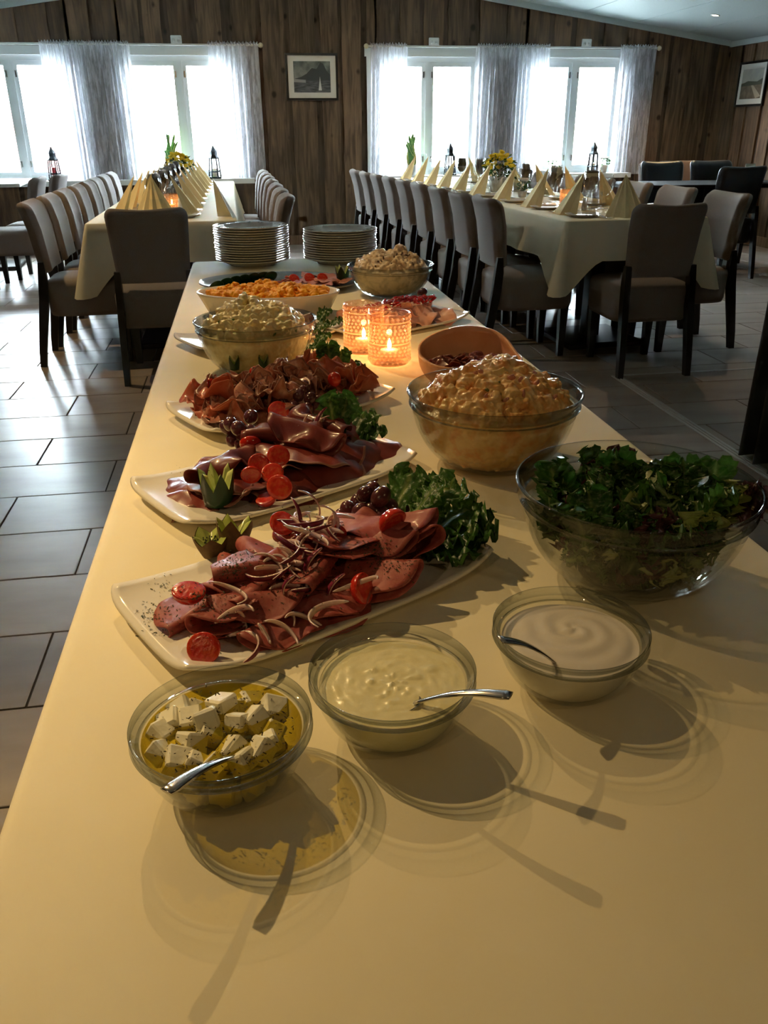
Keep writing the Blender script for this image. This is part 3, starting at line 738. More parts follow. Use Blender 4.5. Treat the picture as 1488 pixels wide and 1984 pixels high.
def setting(x, y, face, where, z=.752, kind=1, plate_off=.0, glass=True, nlabel=None):
    """one place setting; face = direction towards the diner"""
    f = Vector((math.cos(face), math.sin(face), 0)); s_ = Vector((-f.y, f.x, 0)); p = Vector((x, y, z))
    pr = np1 if kind else np0; key = 'n1' if kind else 'n0'
    q = p + f*.0
    rz = face+PI/2
    lb = nlabel or 'cream pleated napkin at %s' % where
    if first[key]: first[key] = False; o = pr; o.location = q; o.rotation_euler = (0, 0, rz); o['label'] = lb
    else: o = dup(pr, q, rz, lb)
    o['group'] = 'folded napkins on the dining tables'
    pl = obj('side_plate', plate_me, None, p+s_*.16+f*.02, 0); tag(pl, 'small white side plate at %s' % where, 'plate', 'side plates on the dining tables')
    k = obj('knife', knife_me, None, p-s_*.135+f*.0, rz+PI); tag(k, 'steel table knife at %s' % where, 'knife', 'cutlery on the dining tables')
    fk = obj('fork', fork_me, None, p+s_*.13+f*.14 if False else p-s_*.155+f*.0, rz+PI); tag(fk, 'steel fork at %s' % where, 'fork', 'cutlery on the dining tables')
    if glass:
        g0 = p-f*.13-s_*.07
        if first['wg']: first['wg'] = False; g_ = wg; g_.location = g0; g_['label'] = 'stemmed wine glass at %s' % where
        else: g_ = dup(wg, g0, 0, 'stemmed wine glass at %s' % where)
        g_['group'] = 'wine glasses on the dining tables'
        tb = obj('tumbler', tumb_me, None, p-f*.12-s_*.15); tag(tb, 'clear water tumbler at %s' % where, 'glass', 'tumblers on the dining tables')
T = '%s place from the buffet, %s side, %s table'
for i, y in enumerate((5.20, 5.68, 6.1, 6.52, 6.94, 7.36, 7.8, 8.2)):
    setting(-.36, y, 0.0, T % (ORD[i], 'right', 'left'))
for i, y in enumerate((5.17, 5.65, 6.1, 6.55, 7.0, 7.45)):
    setting(-.64, y, PI, T % (ORD[i], 'left', 'left'))
setting(-.50, 5.09, -PI/2, 'the near end of the left dining table', kind=0, glass=False)
o = dup(np1, (-.13, 4.98, .752), 2.1, 'whitish napkin at the near right corner of the left dining table, side on'); o.data = o.data.copy(); o.data.materials[0] = M_napkin2; o.scale = (.72, .72, .95)
for i, y in enumerate((4.77, 5.27, 5.80, 6.30, 6.74, 7.15, 7.55, 7.95, 8.38)):
    setting(1.86-(y-4.7)*.070, y, PI+RT_A, T % (ORD[i], 'left', 'right'))
for i, y in enumerate((5.15, 5.65, 6.15, 6.65, 7.15, 7.65)):
    setting(2.22-(y-4.7)*.070, y, RT_A, T % (ORD[i], 'right', 'right'))
setting(2.08, 4.56, -PI/2+.15, 'the near end of the right dining table', kind=0)

# chrysanthemum pots
def mum(label, x, y, seed, pot_m, z=.752):
    t = thing('potted_chrysanthemum', label, 'flowers', (x, y, z)); rs = random.Random(seed)
    MB().lathe([(.0, 0), (.05, 0), (.065, .09), (.062, .09), (.05, .01), (.0, .01)], 24).build('pot', pot_m, t)
    lf = MB()
    for i in range(150):
        a, r_, z_ = rs.uniform(0, 2*PI), rs.uniform(.02, .095), rs.uniform(.08, .20)
        c = Vector((r_*math.cos(a), r_*math.sin(a), z_)); M = Matrix.Translation(c) @ Rot(rs.uniform(-1, 1), rs.uniform(-1, 1), a)
        lf.add([(-.002, 0, 0), (.012, -.010, .004), (.028, 0, 0), (.012, .010, .004), (.012, 0, -.002)], [(0, 1, 4), (1, 2, 4), (2, 3, 4), (3, 0, 4)], M=M)
    lo = lf.build('foliage', M_leafdk, t, False); lo['kind'] = 'stuff'
    for i in range(34):
        a, r_ = i*2.4, .098*math.sqrt((i+.5)/34); c = Vector((r_*math.cos(a), r_*math.sin(a), .225-.9*r_*r_/.1+rs.uniform(-.01, .01)))
        b = MB(); b.blob((0, 0, 0), (.016, .016, .011))
        for k in range(11):
            th = 2*PI*k/11; e1 = Vector((math.cos(th), math.sin(th), 0)); e2 = Vector((-e1.y, e1.x, 0))
            b.add([e1*.003-e2*.003, e1*.003+e2*.003, e1*.019+e2*.004+Vector((0, 0, .004)), e1*.022+Vector((0, 0, .003)), e1*.019-e2*.004+Vector((0, 0, .004))], [(0, 1, 2, 3, 4)])
        fo = b.build('flower_head', M_yellow, t, False); fo.location = c; fo.rotation_euler = (rs.uniform(-.5, .5), rs.uniform(-.5, .5), 0)
    return t
mum('yellow chrysanthemums in a pot on the left dining table', -.50, 7.5, 1, M_porc2).scale = (1.22, 1.22, 1.22)
mum('yellow chrysanthemums in a white pot on the right dining table', 1.95, 6.62, 2, M_porc2).scale = (1.22, 1.22, 1.22)

# snake plants and small plants on the sill
SZ = WB+.001; SY = WY-.17
def snake(label, x, z=SZ, h=.42, seed=1, y=SY, pot=M_porc2):
    t = thing('snake_plant', label, 'plant', (x, y, z)); rs = random.Random(seed)
    MB().lathe([(.0, 0), (.050, 0), (.066, .11), (.062, .11), (.048, .012), (.0, .012)], 24).build('pot', pot, t)
    MB().lathe([(.0, .098), (.060, .098)], 20).build('soil', M_dark, t)
    for i in range(9):
        a = rs.uniform(0, 6.28); H = h*rs.uniform(.6, 1)-.1; lean = rs.uniform(.02, .11); c = Vector((rs.uniform(-.02, .02), rs.uniform(-.015, .015), .095)); d = Vector((math.cos(a), math.sin(a)*.5, 0)); s_ = Vector((1, .5*math.sin(a), 0)).normalized()
        def fn(u, v):
            q = c+d*lean*v*v+Vector((0, 0, H*v)); wv = .044*math.sin(min(1, v*1.15+.22)*PI*.93)**.7*(1 if v < .97 else .3)
            return q+s_*(u-.5)*2*wv+d*(.006*(abs(u-.5)*2)**2)
        b = MB().grid(fn, 7, 12)
        b.mi = [1 if (k//11) in (0, 5) else 0 for k in range(len(b.f))]
        b.build('leaf', [M_snake, M_snakeedge], t)
    return t
snake('snake plant in a pot on the sill of the left windows', -.74, h=.47, seed=3)
snake('snake plant in a white pot at the left end of the right windowsill', 1.87, h=.46, seed=6)
def bushy(label, x, y, z, seed, leafm, potm, flowers=None, r=.05, h=.08):
    t = thing('potted_plant', label, 'plant', (x, y, z)); rs = random.Random(seed)
    MB().lathe([(.0, 0), (r*.75, 0), (r, h), (r*.92, h), (r*.7, .01), (.0, .01)], 20).build('pot', potm, t)
    b = MB()
    for i in range(60):
        a, q, zz = rs.uniform(0, 6.28), rs.uniform(0, r*1.2), rs.uniform(h, h+.07)
        M = Matrix.Translation((q*math.cos(a), q*math.sin(a), zz)) @ Rot(rs.uniform(-1.2, 1.2), rs.uniform(-1.2, 1.2), a)
        b.add([(0, 0, 0), (.012, -.01, .003), (.03, 0, 0), (.012, .01, .003)], [(0, 1, 2, 3)], M=M)
    lo = b.build('foliage', leafm, t, False); lo['kind'] = 'stuff'
    if flowers:
        for i in range(7):
            a = i*2.4; q = r*.9*math.sqrt(i/7); MB().blob((q*math.cos(a), q*math.sin(a), h+.075), (.018, .018, .012), jit=.2, rnd=rs).build('flower', flowers, t)
M_lime = mat('fresh_green', (.18, .42, .05), .5)
bushy('small bright green plant in a grey-blue pot on the far left window table', -2.44, 8.75, .776, 1, M_lime, M_pot)
bushy('small plant with round leaves on the sill in the right windows', 3.52, SY, SZ, 2, M_leafdk, M_pot)
bushy('small pot of white flowers by the right end of the right sill', 4.12, SY, SZ, 3, M_leafdk, M_porc2, M_purplewhite)
bushy('white flowers in a pot on the dark table at the right picture edge', 4.75, 7.2, .751, 4, M_leafdk, M_porc2, M_purplewhite, .05, .06)
bushy('small arrangement of white flowers on the right dining table beside the chrysanthemums', 1.96, 6.05, .752, 5, M_leafdk, M_porc2, M_purplewhite, .035, .04)
cd = thing('menu_card', 'small pale card standing on the dark table in the right background', 'card', (4.42, 7.25, .751))
MB().box(-.045, .045, -.002, .002, 0, .15, M=Rot(x=-.15)).build('card', M_napkin2, cd, False)
MB().box(-.045, .045, -.002, .002, 0, .15, M=Matrix.Translation((0, .045, 0)) @ Rot(x=.15)).build('card', M_napkin2, cd, False)

# lanterns
def lantern(label, x, red=False, y=SY, z=SZ, s=1.0):
    t = thing('lantern', label, 'lantern', (x, y, z)); t.scale = (s, s, s)
    b = MB(); w = .065
    b.bevbox(-w, w, -w, w, 0, .018, .004); b.build('base', M_iron, t, False)
    b = MB()
    for a in range(6):
        th = a*PI/3; b.tube([(w*.95*math.cos(th), w*.95*math.sin(th), .018), (w*.75*math.cos(th), w*.75*math.sin(th), .20)], .008, 5)
    for zz, rr_ in ((.07, .92), (.20, .76)):
        b.tube([(w*rr_*math.cos(a*PI/3), w*rr_*math.sin(a*PI/3), zz) for a in range(7)], .008, 5)
    b.build('cage', M_iron, t, False)
    MB().lathe([(w*.9, .02), (w*.72, .2)], 6).build('pane', M_pane, t, False)
    b = MB(); b.lathe([(.058, .200), (.060, .206), (.045, .225), (.040, .232), (.040, .262), (.046, .266), (.030, .29), (.014, .31), (.008, .325), (.0, .33)], 6)
    b.build('roof', M_iron, t, False)
    MB().tube([(.018*math.cos(a*PI/8), 0, .335+.018*math.sin(a*PI/8)) for a in range(17)], .003, 5).build('ring', M_iron, t)
    MB().lathe([(.0, .1 if not red else .13), (.026, .1 if not red else .13), (.026, .018)], 16).build('candle', M_red if red else M_wax, t)
lantern('dark metal lantern with a red candle on the sill at the far left window', -1.93, True)
lantern('dark metal lantern on the sill at the right end of the left windows', -.28)
lantern('dark metal lantern on the sill in the left half of the right windows', 2.31)
lantern('dark metal lantern on the sill at the right end of the right windows', 3.99)

# candles and salt shakers on the dining tables
def votive(label, x, y, z, m, rad=.0445, h=.105, rows=13, beads=30, proto=None, power=.5, col=(1, .64, .28)):
    t = thing('candle_holder', label, 'candle holder', (x, y, z))
    MB().lathe([(.0, .0), (rad*.9, 0), (rad*.95, .004), (rad*.96, h-.004), (rad*.985, h), (rad*.92, h), (rad*.90, h-.006), (rad*.89, .014), (.0, .012)], 40).build('glass', m, t)
    b = MB(); bb = MB()
    for i in range(rows):
        zz = .010+(h-.018)*i/(rows-1); s = .0036 if i % 3 else .0044; nb = beads if i % 3 else int(beads*.8)
        if i % 6 == 5:
            b.tube([(rad*.975*math.cos(a*2*PI/40), rad*.975*math.sin(a*2*PI/40), zz) for a in range(41)], .0016, 6); continue
        for k in range(nb):
            a = 2*PI*(k+.5*(i % 2))/nb; c = Vector((rad*.965*math.cos(a), rad*.965*math.sin(a), zz))
            M = Matrix.Translation(c) @ Rot(z=a) @ Matrix.Diagonal((s*.8, s, s, 1))
            b.add(OCT[0], OCT[1], M=M)
    bo = b.build('beads', M_bead, t); bo['kind'] = 'stuff'
    MB().lathe([(.0, .028), (.019, .028), (.019, .014), (.0, .014)], 24).build('tealight', M_wax, t)
    MB().lathe([(.0, .0295), (.0035, .032), (.0045, .037), (.003, .045), (.0, .052)], 12).build('flame', M_flame, t)
    l = bpy.data.lights.new('candle_light', 'POINT'); l.energy = power; l.color = col; l.shadow_soft_size = .006
    lo = bpy.data.objects.new('candle_light', l); COL.objects.link(lo); lo.parent = t; lo.location = (0, 0, .062)
    return t
OCT = ([(1, 0, 0), (-1, 0, 0), (0, 1, 0), (0, -1, 0), (0, 0, 1), (0, 0, -1), (.7, .7, .0), (.7, -.7, 0), (.7, 0, .7), (.7, 0, -.7)],
       [(0, 6, 8), (6, 2, 8), (2, 4, 8), (0, 8, 7), (7, 8, 3), (8, 4, 3), (0, 9, 6), (6, 9, 2), (9, 5, 2), (0, 7, 9), (7, 3, 9), (9, 3, 5)])
votive('lit amber glass candle holder on the near end of the right dining table', 2.05, 5.42, .752, M_rose, rad=.042, h=.09, rows=9, beads=24, power=.2)
votive('lit amber glass candle holder on the near end of the left dining table', -.44, 5.62, .752, M_rose, rad=.042, h=.09, rows=9, beads=24, power=.2)
for x, y, lb in ((-.38, 5.50, 'small white salt shaker on the left dining table'), (2.0, 4.98, 'small white salt shaker on the right dining table')):
    t = thing('salt_shaker', lb, 'shaker', (x, y, .752))
    MB().lathe([(.0, 0), (.016, 0), (.018, .01), (.014, .055), (.0, .055)], 20).build('body', M_porc2, t); MB().lathe([(.0145, .053), (.014, .066), (.0, .07)], 20).build('cap', M_porc2, t)

# ================================================================== the buffet
TZ = .750
pedestal_table('long buffet table under the cream paper cloth', .188, 1.60, 3.30, .74, 0, M_blackwood, (-1.2, 0, 1.2), zt=.747, name='buffet_table')
cloth('cream paper tablecloth covering the long buffet table', .1875, 1.60, 3.38, .775, 0, .34, 5, zt=TZ, name='tablecloth', flare=.03, m=M_cloth, corner=.6)

# plates
def platter(label, cx, cy, L, W, rz, m=M_porc, z=TZ, h=.022, oval=False):
    def H(u, v):
        e = max(abs(u)**5, abs(v)**5) if not oval else min(1.0, (u*u+v*v))**4
        return .006 + h*(.62*abs(u)**4+.30*abs(v)**5) if not oval else .006+h*e
    t = thing('platter', label, 'platter', (cx, cy, z), rz)
    def fn(a, b_):
        u, v = a*2-1, b_*2-1
        if oval:
            r_ = max(abs(u), abs(v)); th = math.atan2(v, u); x, y = r_*math.cos(th)*L/2, r_*math.sin(th)*W/2
            return (x, y, .006+h*r_**7)
        # slightly bowed long sides and rounded corners
        k = 1-.045*(abs(u*v))**6
        x = u*L/2*k*(1+.012*(1-v*v)); y = v*W/2*k*(1+.09*(1-u**4))
        return (x, y, H(u, v))
    b = MB(); nu, nv = 37, 25; b.grid(fn, nu, nv)
    o = b.build('dish', m, t); s = o.modifiers.new('s', 'SOLIDIFY'); s.thickness = .0045; s.offset = -1
    bv = None
    f = MB(); f.bevbox(-L*.33, L*.33, -W*.30, W*.30, 0, .004, .001) if not oval else f.lathe([(.0, 0), (1, 0), (1, .004), (0, .004)], 40, sx=L*.36, sy=W*.36)
    f.build('foot', m, t)
    return t
A28 = math.radians(28.3)
PL = {1: (.0425, .785, .381, .188, A28), 2: (.0225, 1.089, .372, .182, math.radians(30)), 3: (.045, 1.425, .372, .190, math.radians(28.8)),
      4: (.022, 1.972, .378, .18, math.radians(29)), 5: (.352, 2.055, .372, .18, math.radians(31))}
platter('white rectangular platter with folded pink roast slices, nearest of the platters', *PL[1])
platter('white rectangular platter with large dark red ham slices and a cucumber crown', *PL[2])
platter('white rectangular platter with ruffled small ham slices below the potato salad bowl', *PL[3])
platter('white rectangular platter partly hidden behind the left potato salad bowl', *PL[4])
platter('white rectangular platter with red peppers on sliced meat beside the candle holders', *PL[5])
platter('large oval steel platter behind the yellow egg dish', .095, 2.67, .50, .35, -.17, m=M_platsteel, h=.016, oval=True)

# glass bowls
def bprof(r, h, t=0.0):
    """outer (t=0) or inner (t=wall) profile of a round bottomed bowl with a banded rim"""
    P = []
    n = 14
    for i in range(n+1):
        a = i/n*PI/2*.86; k = math.sin(PI/2*.86)
        rr_ = r*(.40+.545*math.sin(a)/k) - t; zz = h*.80*(1-math.cos(a))/(1-math.cos(PI/2*.86))
        P.append((rr_, zz + (t*1.3 if i == 0 else t*.6*(1-i/n))))
    return P
def bowl(label, cx, cy, r, h, z=TZ, name='glass_bowl'):
    t = thing(name, label, 'bowl', (cx, cy, z))
    th = .0032 if r < .1 else .0042
    outer = bprof(r, h); inner = bprof(r, h, th)
    MB().lathe([(.0, 0)]+outer+list(reversed(inner))+[(.0, inner[0][1])], 64).build('body', M_glass, t)
    # rim band: bulging ring, ridge and rolled lip
    z0 = h*.80; r0 = outer[-1][0]
    rim = [(r0-th, z0), (r0+.001, z0-.001), (r0+.0035, z0+.001), (r0+.004, z0+h*.025), (r0+.0025, z0+h*.05), (r*.975, h*.90), (r*.985, h*.955), (r*1.0, h*.975), (r*1.0, h*.99), (r*.99, h), (r*.975, h*.995), (r*.965, h*.96), (r0-th, z0+.002)]
    MB().lathe(rim, 72).build('rim', M_rim, t)
    MB().lathe([(r*.40, .0), (r*.41, .002), (r*.395, .004), (r*.37, .004), (r*.37, .001)], 48).build('foot_ring', M_rim, t)
    return t
B = dict(feta=(-.0432, .4992, .0664, .060), dip1=(.0906, .5397, .067, .060), dip2=(.2532, .5752, .0671, .060), green=(.3905, .7575, .1272, .110),
         pot=(.3370, 1.1135, .1265, .110), pot2=(.0061, 1.696, .1235, .105), back=(.4135, 2.480, .127, .090))
bowl('small glass bowl of white cheese cubes in oil at the lower left', *B['feta'])
bowl('small glass bowl of yellowish sauce, middle of the three small bowls', *B['dip1'])
bowl('small glass bowl of pale cream sauce, right one of the three small bowls', *B['dip2'])
bowl('large glass bowl of mixed green salad at the right', *B['green'])
bowl('large glass bowl heaped with orange-tinged macaroni salad behind the green salad', *B['pot'])
bowl('large glass bowl heaped with yellowish potato salad on the left of the candle holders', *B['pot2'])
bowl('glass bowl heaped with creamy salad beside the right stack of plates', *B['back'])
def in_r(bw, z):
    cx, cy, r, h = B[bw]; P = bprof(r, h, .0052 if r > .1 else .0036)
    for (a, za), (b_, zb) in zip(P, P[1:]):
        if za <= z <= zb: return a+(b_-a)*(z-za)/max(1e-6, zb-za)
    return P[-1][0] if z > P[-1][1] else P[0][0]

# small bowl contents
def fill(bw, level, m, name, label, cat, bumpf=None, dom=.0, n=56):
    cx, cy, r, h = B[bw]; z0 = .0065
    prof = [(.0, z0)] + [(in_r(bw, z0+(level-z0)*i/8)-.0006, z0+(level-z0)*i/8) for i in range(9)]
    b = MB(); b.lathe(prof, n)
    rt_ = prof[-1][0]; K = 26
    def fn(i, j):
        a = 2*PI*i/n; q = rt_*(1-j/K); x, y = q*math.cos(a), q*math.sin(a)
        e = min(1, (rt_-q)/(rt_*.15)); return (x, y, level+e*((bumpf(x, y) if bumpf else 0)+dom*(1-(q/rt_)**2)))
    vs = [fn(i, j) for i in range(n) for j in range(K+1)]
    fs = [(i*(K+1)+j, ((i+1) % n)*(K+1)+j, ((i+1) % n)*(K+1)+j+1, i*(K+1)+j+1) for i in range(n) for j in range(K)]
    b.add(vs, fs)
    o = b.build(name, m, loc=(cx, cy, TZ)); return tag(o, label, cat)
M_sauce1 = mat('remoulade', (.84, .77, .46), .26, .5, col2=(.79, .71, .38), nscale=90, bump=.15, bscale=220, coat=.4)
M_sauce2 = mat('sour_cream_sauce', (.78, .72, .62), .30, .5, bump=.05, bscale=120, coat=.3)
fill('dip1', .046, M_sauce1, 'sauce', 'yellowish chunky sauce filling the middle small bowl', 'sauce',
     lambda x, y: .0012*nz(x, y, 1, 42)+.0014*max(0, nz(x, y, 3, 210)-.15)*3+.0004*nz(x, y, 2, 300))
fill('dip2', .045, M_sauce2, 'sauce', 'smooth pale cream sauce filling the right small bowl', 'sauce',
     lambda x, y: .0012*math.sin(math.hypot(x-.008, y-.012)*330+2.2*math.atan2(y-.012, x-.008))*math.exp(-math.hypot(x, y)*22)+.0025*nz(x, y, 1, 28), dom=.003)
fill('feta', .0475, M_oil, 'olive_oil', 'yellow-green olive oil in the lower left bowl', 'oil')
M_feta = mat('feta_cheese', (.86, .83, .66), .5, .4, col2=(.78, .72, .48), nscale=60, bump=.35, bscale=160, objvar=.05)
M_herb = mat('dried_herbs', (.05, .035, .01), .8)
cubes = []
def cube_mesh(seed):
    rs = random.Random(seed); s = .0088; b = MB(); b.bevbox(-s, s, -s*.95, s*.95, -s*.85, s*.85, .0016)
    b.v = [tuple(c*(1+rs.uniform(-.06, .06)) for c in v) for v in b.v]; h = MB()
    return b.mesh('feta_cube', M_feta, False)
CM = [cube_mesh(i) for i in range(5)]
def specks(par, pts, name='herb_flakes', m=None, s=.0011, seed=1):
    rs = random.Random(seed); b = MB()
    for p in pts:
        M = Matrix.Translation(p) @ Rot(rs.uniform(-.7, .7), rs.uniform(-.7, .7), rs.uniform(0, 6.28)); q = s*rs.uniform(.5, 1.3)
        b.add([(-q, -q*.35, 0), (q, -q*.35, 0), (q*.9, q*.35, .0002), (-q, q*.3, .0003), (0, 0, q*.4)], [(0, 1, 4), (1, 2, 4), (2, 3, 4), (3, 0, 4), (3, 2, 1, 0)], M=M)
    o = b.build(name, m or M_herb, par, False); o['kind'] = 'stuff'; return o
rs = random.Random(5)
fc = [(430, 1368, .0475), (405, 1410, .049), (460, 1400, .048), (370, 1395, .047), (450, 1445, .048), (290, 1420, .0475), (300, 1395, .045), (380, 1375, .045), (400, 1395, .051), (495, 1395, .044), (528, 1412, .042),
      (505, 1455, .044), (470, 1475, .043), (415, 1480, .043), (380, 1480, .042), (345, 1475, .041), (340, 1440, .044), (370, 1440, .045), (310, 1460, .040), (490, 1350, .043), (530, 1375, .038), (330, 1370, .044), (465, 1360, .041), (520, 1440, .036)]
k = 0
for px, py, zz in fc:
    zz = max(zz-.002, .0430); p = at(px, py, TZ+zz); c = Vector((B['feta'][0], B['feta'][1], TZ+zz)); d = p-c
    lim = in_r('feta', zz-.008)-.011
    if d.length > lim: p = c+d*(lim/d.length)
    o = obj('feta_cube', CM[k % 5], None, p); o.rotation_euler = (rs.uniform(-.6, .6), rs.uniform(-.6, .6), rs.uniform(0, 3)); o.location.z -= (.0045 if k % 3 == 1 else 0); o.scale = (rs.uniform(.85, 1.12),)*3; k += 1
    tag(o, 'white cheese cube with herbs floating in oil in the lower left bowl', 'cheese', 'cheese cubes in the oil bowl')
for ring_, zz, cnt in ((.036, .025, 12), (.018, .026, 6), (.028, .0145, 8)):
    for i in range(cnt):
        a = 2*PI*i/cnt+rs.uniform(-.15, .15)
        o = obj('feta_cube', CM[k % 5], None, (B['feta'][0]+ring_*math.cos(a), B['feta'][1]+ring_*math.sin(a), TZ+zz)); o.rotation_euler = (rs.uniform(-.5, .5), rs.uniform(-.5, .5), rs.uniform(0, 3)); k += 1
        tag(o, 'white cheese cube with herbs lying deep in the oil of the lower left bowl', 'cheese', 'sunken cheese cubes')
pts = []
for i in range(420):
    a = rs.uniform(0, 6.28); q = .052*math.sqrt(rs.random()); 
    if q*math.sin(a) < .01 and rs.random() < .45: pass
    pts.append((B['feta'][0]+q*math.cos(a), B['feta'][1]+q*math.sin(a), TZ+.0482+rs.choice((0, 0, .002, .0045))))
h = specks(None, pts, 'herb_flakes', s=.0013); tag(h, 'dark dried herbs floating on the oil of the lower left bowl', 'herbs')

# spoons
def spoon(label, tip, rimp, inside, wide=.0068):
    """handle from outer tip over the rim to a bowl below the surface"""
    tip, rimp, inside = Vector(tip), Vector(rimp), Vector(inside)
    t = thing('spoon', label, 'spoon', rimp)
    b = MB(); ps = []; d = (inside-tip)
    side = Vector((0, 0, 1)).cross(d).normalized(); upv = d.cross(side).normalized()
    n = 14; rings = []
    for i in range(n+1):
        u = i/n; p = tip.lerp(inside, u) + Vector((0, 0, 1))*(.006*math.sin(PI*u)) - rimp
        w_ = wide*(1-.60*min(1, u*1.25)**1.0) if u > .06 else wide*.75
        th = .0011
        rings.append([p-side*w_-upv*th*.4, p-side*w_*.5-upv*th, p+side*w_*.5-upv*th, p+side*w_-upv*th*.4, p+side*w_*.5+upv*th, p-side*w_*.5+upv*th])
    b.loft(rings); b.build('handle', M_steel, t)
    dd = d.normalized(); e = inside+dd*.018-rimp
    def fn(u, v):
        a = v*2*PI; q = u; x = dd*math.cos(a)*.024*q; y = side*math.sin(a)*.015*q
        return e+x+y-Vector((0, 0, 1))*.005*(1-q*q)
    o = MB().grid(fn, 6, 21).build('spoon_bowl', M_steel, t); s = o.modifiers.new('s', 'SOLIDIFY'); s.thickness = .001
    return t
f0 = at(322, 1533, TZ+.070); spoon('steel spoon in the cheese bowl, its handle over the left rim', f0, f0, Vector((B['feta'][0]+.018, B['feta'][1]-.020, TZ+.040)))
f1 = at(990, 1347, TZ+.078); spoon('steel spoon in the yellowish sauce, its handle over the right rim', f1, f1, Vector((B['dip1'][0]+.012, B['dip1'][1]-.030, TZ+.046)))
f2 = at(968, 1238, TZ+.080); spoon('steel spoon in the pale cream sauce, its handle over the left rim', f2, f2, Vector((B['dip2'][0]-.022, B['dip2'][1]-.032, TZ+.043)), wide=.0075)

CLOUD = bpy.data.textures.new('lumps', 'CLOUDS'); CLOUD.noise_scale = .009; CLOUD.noise_depth = 1
# heaped salads: lumps fused into one coated mass
def heap(bw, label, mats, seed, dome, nl, size, cube=0, level=None, voxel=.0026, name='potato_salad', cat='salad', peaks=(), spill=0):
    cx, cy, r, h = B[bw]; rs = random.Random(seed); lv = level or h*.86
    b = MB()
    prof = [(.0, .009)] + [(in_r(bw, .009+(lv-.009)*i/8)-.0022, .009+(lv-.009)*i/8) for i in range(9)]
    R0 = prof[-1][0]
    dz = lambda x, y: dome*max(0, 1-(math.hypot(x, y)/R0)**2)**.8 + sum(a*math.exp(-((x-px)**2+(y-py)**2)/(w_*w_)) for px, py, a, w_ in peaks)
    prof += [(R0*(1-i/6)+.0, lv-.004+(dz(R0*(1-i/6), 0) if i else 0)*.8-.001) for i in range(1, 6)] + [(.0, lv+dome*.75)]
    b.lathe(prof, 40)
    for i in range(nl):
        a = rs.uniform(0, 6.28); q = (R0-size*.9)*math.sqrt(rs.random()); x, y = q*math.cos(a), q*math.sin(a)
        z = lv-.004+dz(x, y)+rs.uniform(-.006, .006)
        s = size*rs.uniform(.55, 1.15)
        b.blob((x, y, z), (s, s*rs.uniform(.6, .95), s*rs.uniform(.5, .85)), Rot(rs.uniform(0, 3), rs.uniform(0, 3), rs.uniform(0, 3)), .22, rnd=rs, cube=max(cube, .55))
    for i in range(nl//2):   # bumps against the glass
        a = rs.uniform(0, 6.28); z = rs.uniform(.014, lv-.004); q = in_r(bw, z)-size*.72
        s = size*rs.uniform(.45, .75); x, y = q*math.cos(a), q*math.sin(a)
        b.blob((x, y, z+.0), (s, s, s*.9), Rot(rs.uniform(0, 3), 0, rs.uniform(0, 3)), .1, rnd=rs)
    o = b.build(name, mats, loc=(cx, cy, TZ))
    m = o.modifiers.new('r', 'REMESH'); m.mode = 'VOXEL'; m.voxel_size = voxel; m.use_smooth_shade = True
    m = o.modifiers.new('d', 'DISPLACE'); m.texture = CLOUD; m.strength = .0028; m.mid_level = .5
    return tag(o, label, cat, kind='stuff')
M_pot1 = mat('macaroni_salad', (.84, .54, .21), .34, .5, col2=(.78, .34, .09), nscale=60, bump=.18, bscale=140, sss=.12, ramp=(.48, .66), coat=.25)
M_pot2 = mat('potato_salad', (.95, .84, .48), .36, .5, col2=(.82, .66, .30), nscale=75, bump=.15, bscale=150, sss=.12, coat=.3)
M_pot3 = mat('creamy_salad', (.82, .66, .46), .4, .5, col2=(.46, .36, .24), nscale=50, bump=.35, bscale=150, ramp=(.46, .7))
heap('pot', 'heaped macaroni salad in an orange-tinged dressing in the large glass bowl', M_pot1, 11, .048, 620, .0100, voxel=.0018, level=.088, name='macaroni_salad', peaks=((.02, .03, .016, .03), (-.07, .0, .006, .02)))
heap('pot2', 'heaped yellowish potato salad in the left large glass bowl', M_pot2, 12, .046, 420, .0118, cube=.5, voxel=.0018, level=.082, peaks=((-.02, .02, .016, .035), (.06, .0, .006, .02)))
heap('back', 'creamy beige salad heaped in two peaks in the glass bowl by the plates', M_pot3, 13, .040, 420, .0105, cube=.3, voxel=.0024, level=.078, name='creamy_salad', peaks=((.03, .01, .020, .022), (-.045, .02, .012, .025)))
# flecks in the salads
def flecks(bw, label, m, n, seed, dome, lv, s=.004):
    cx, cy, r, h = B[bw]; rs = random.Random(seed); b = MB(); R0 = in_r(bw, lv)-.008
    for i in range(n):
        a = rs.uniform(0, 6.28); q = R0*math.sqrt(rs.random()); z = lv+dome*max(0, 1-(q/R0)**2)**.8+.002
        b.blob((q*math.cos(a), q*math.sin(a), z), (s*rs.uniform(.6, 1.5), s*.7, s*.5), Rot(rs.uniform(0, 3), rs.uniform(0, 3), 0), .2, rnd=rs)
    o = b.build('salad_flecks', m, loc=(cx, cy, TZ)); tag(o, label, 'vegetables', kind='stuff')
flecks('pot', 'small pieces of ham among the macaroni salad', mat('ham_bits', (.60, .25, .16), .4), 26, 1, .050, .090, .0055)
flecks('pot', 'small green pickle pieces among the macaroni salad', mat('pickle_bits', (.16, .20, .05), .4), 12, 2, .050, .090, .004)
flecks('pot2', 'small green herb pieces among the potato salad', mat('chive_bits', (.10, .22, .05), .4), 22, 3, .048, .084, .0035)
flecks('back', 'small dark bits among the creamy salad', mat('dark_bits', (.10, .06, .05), .4), 30, 4, .044, .080, .004)

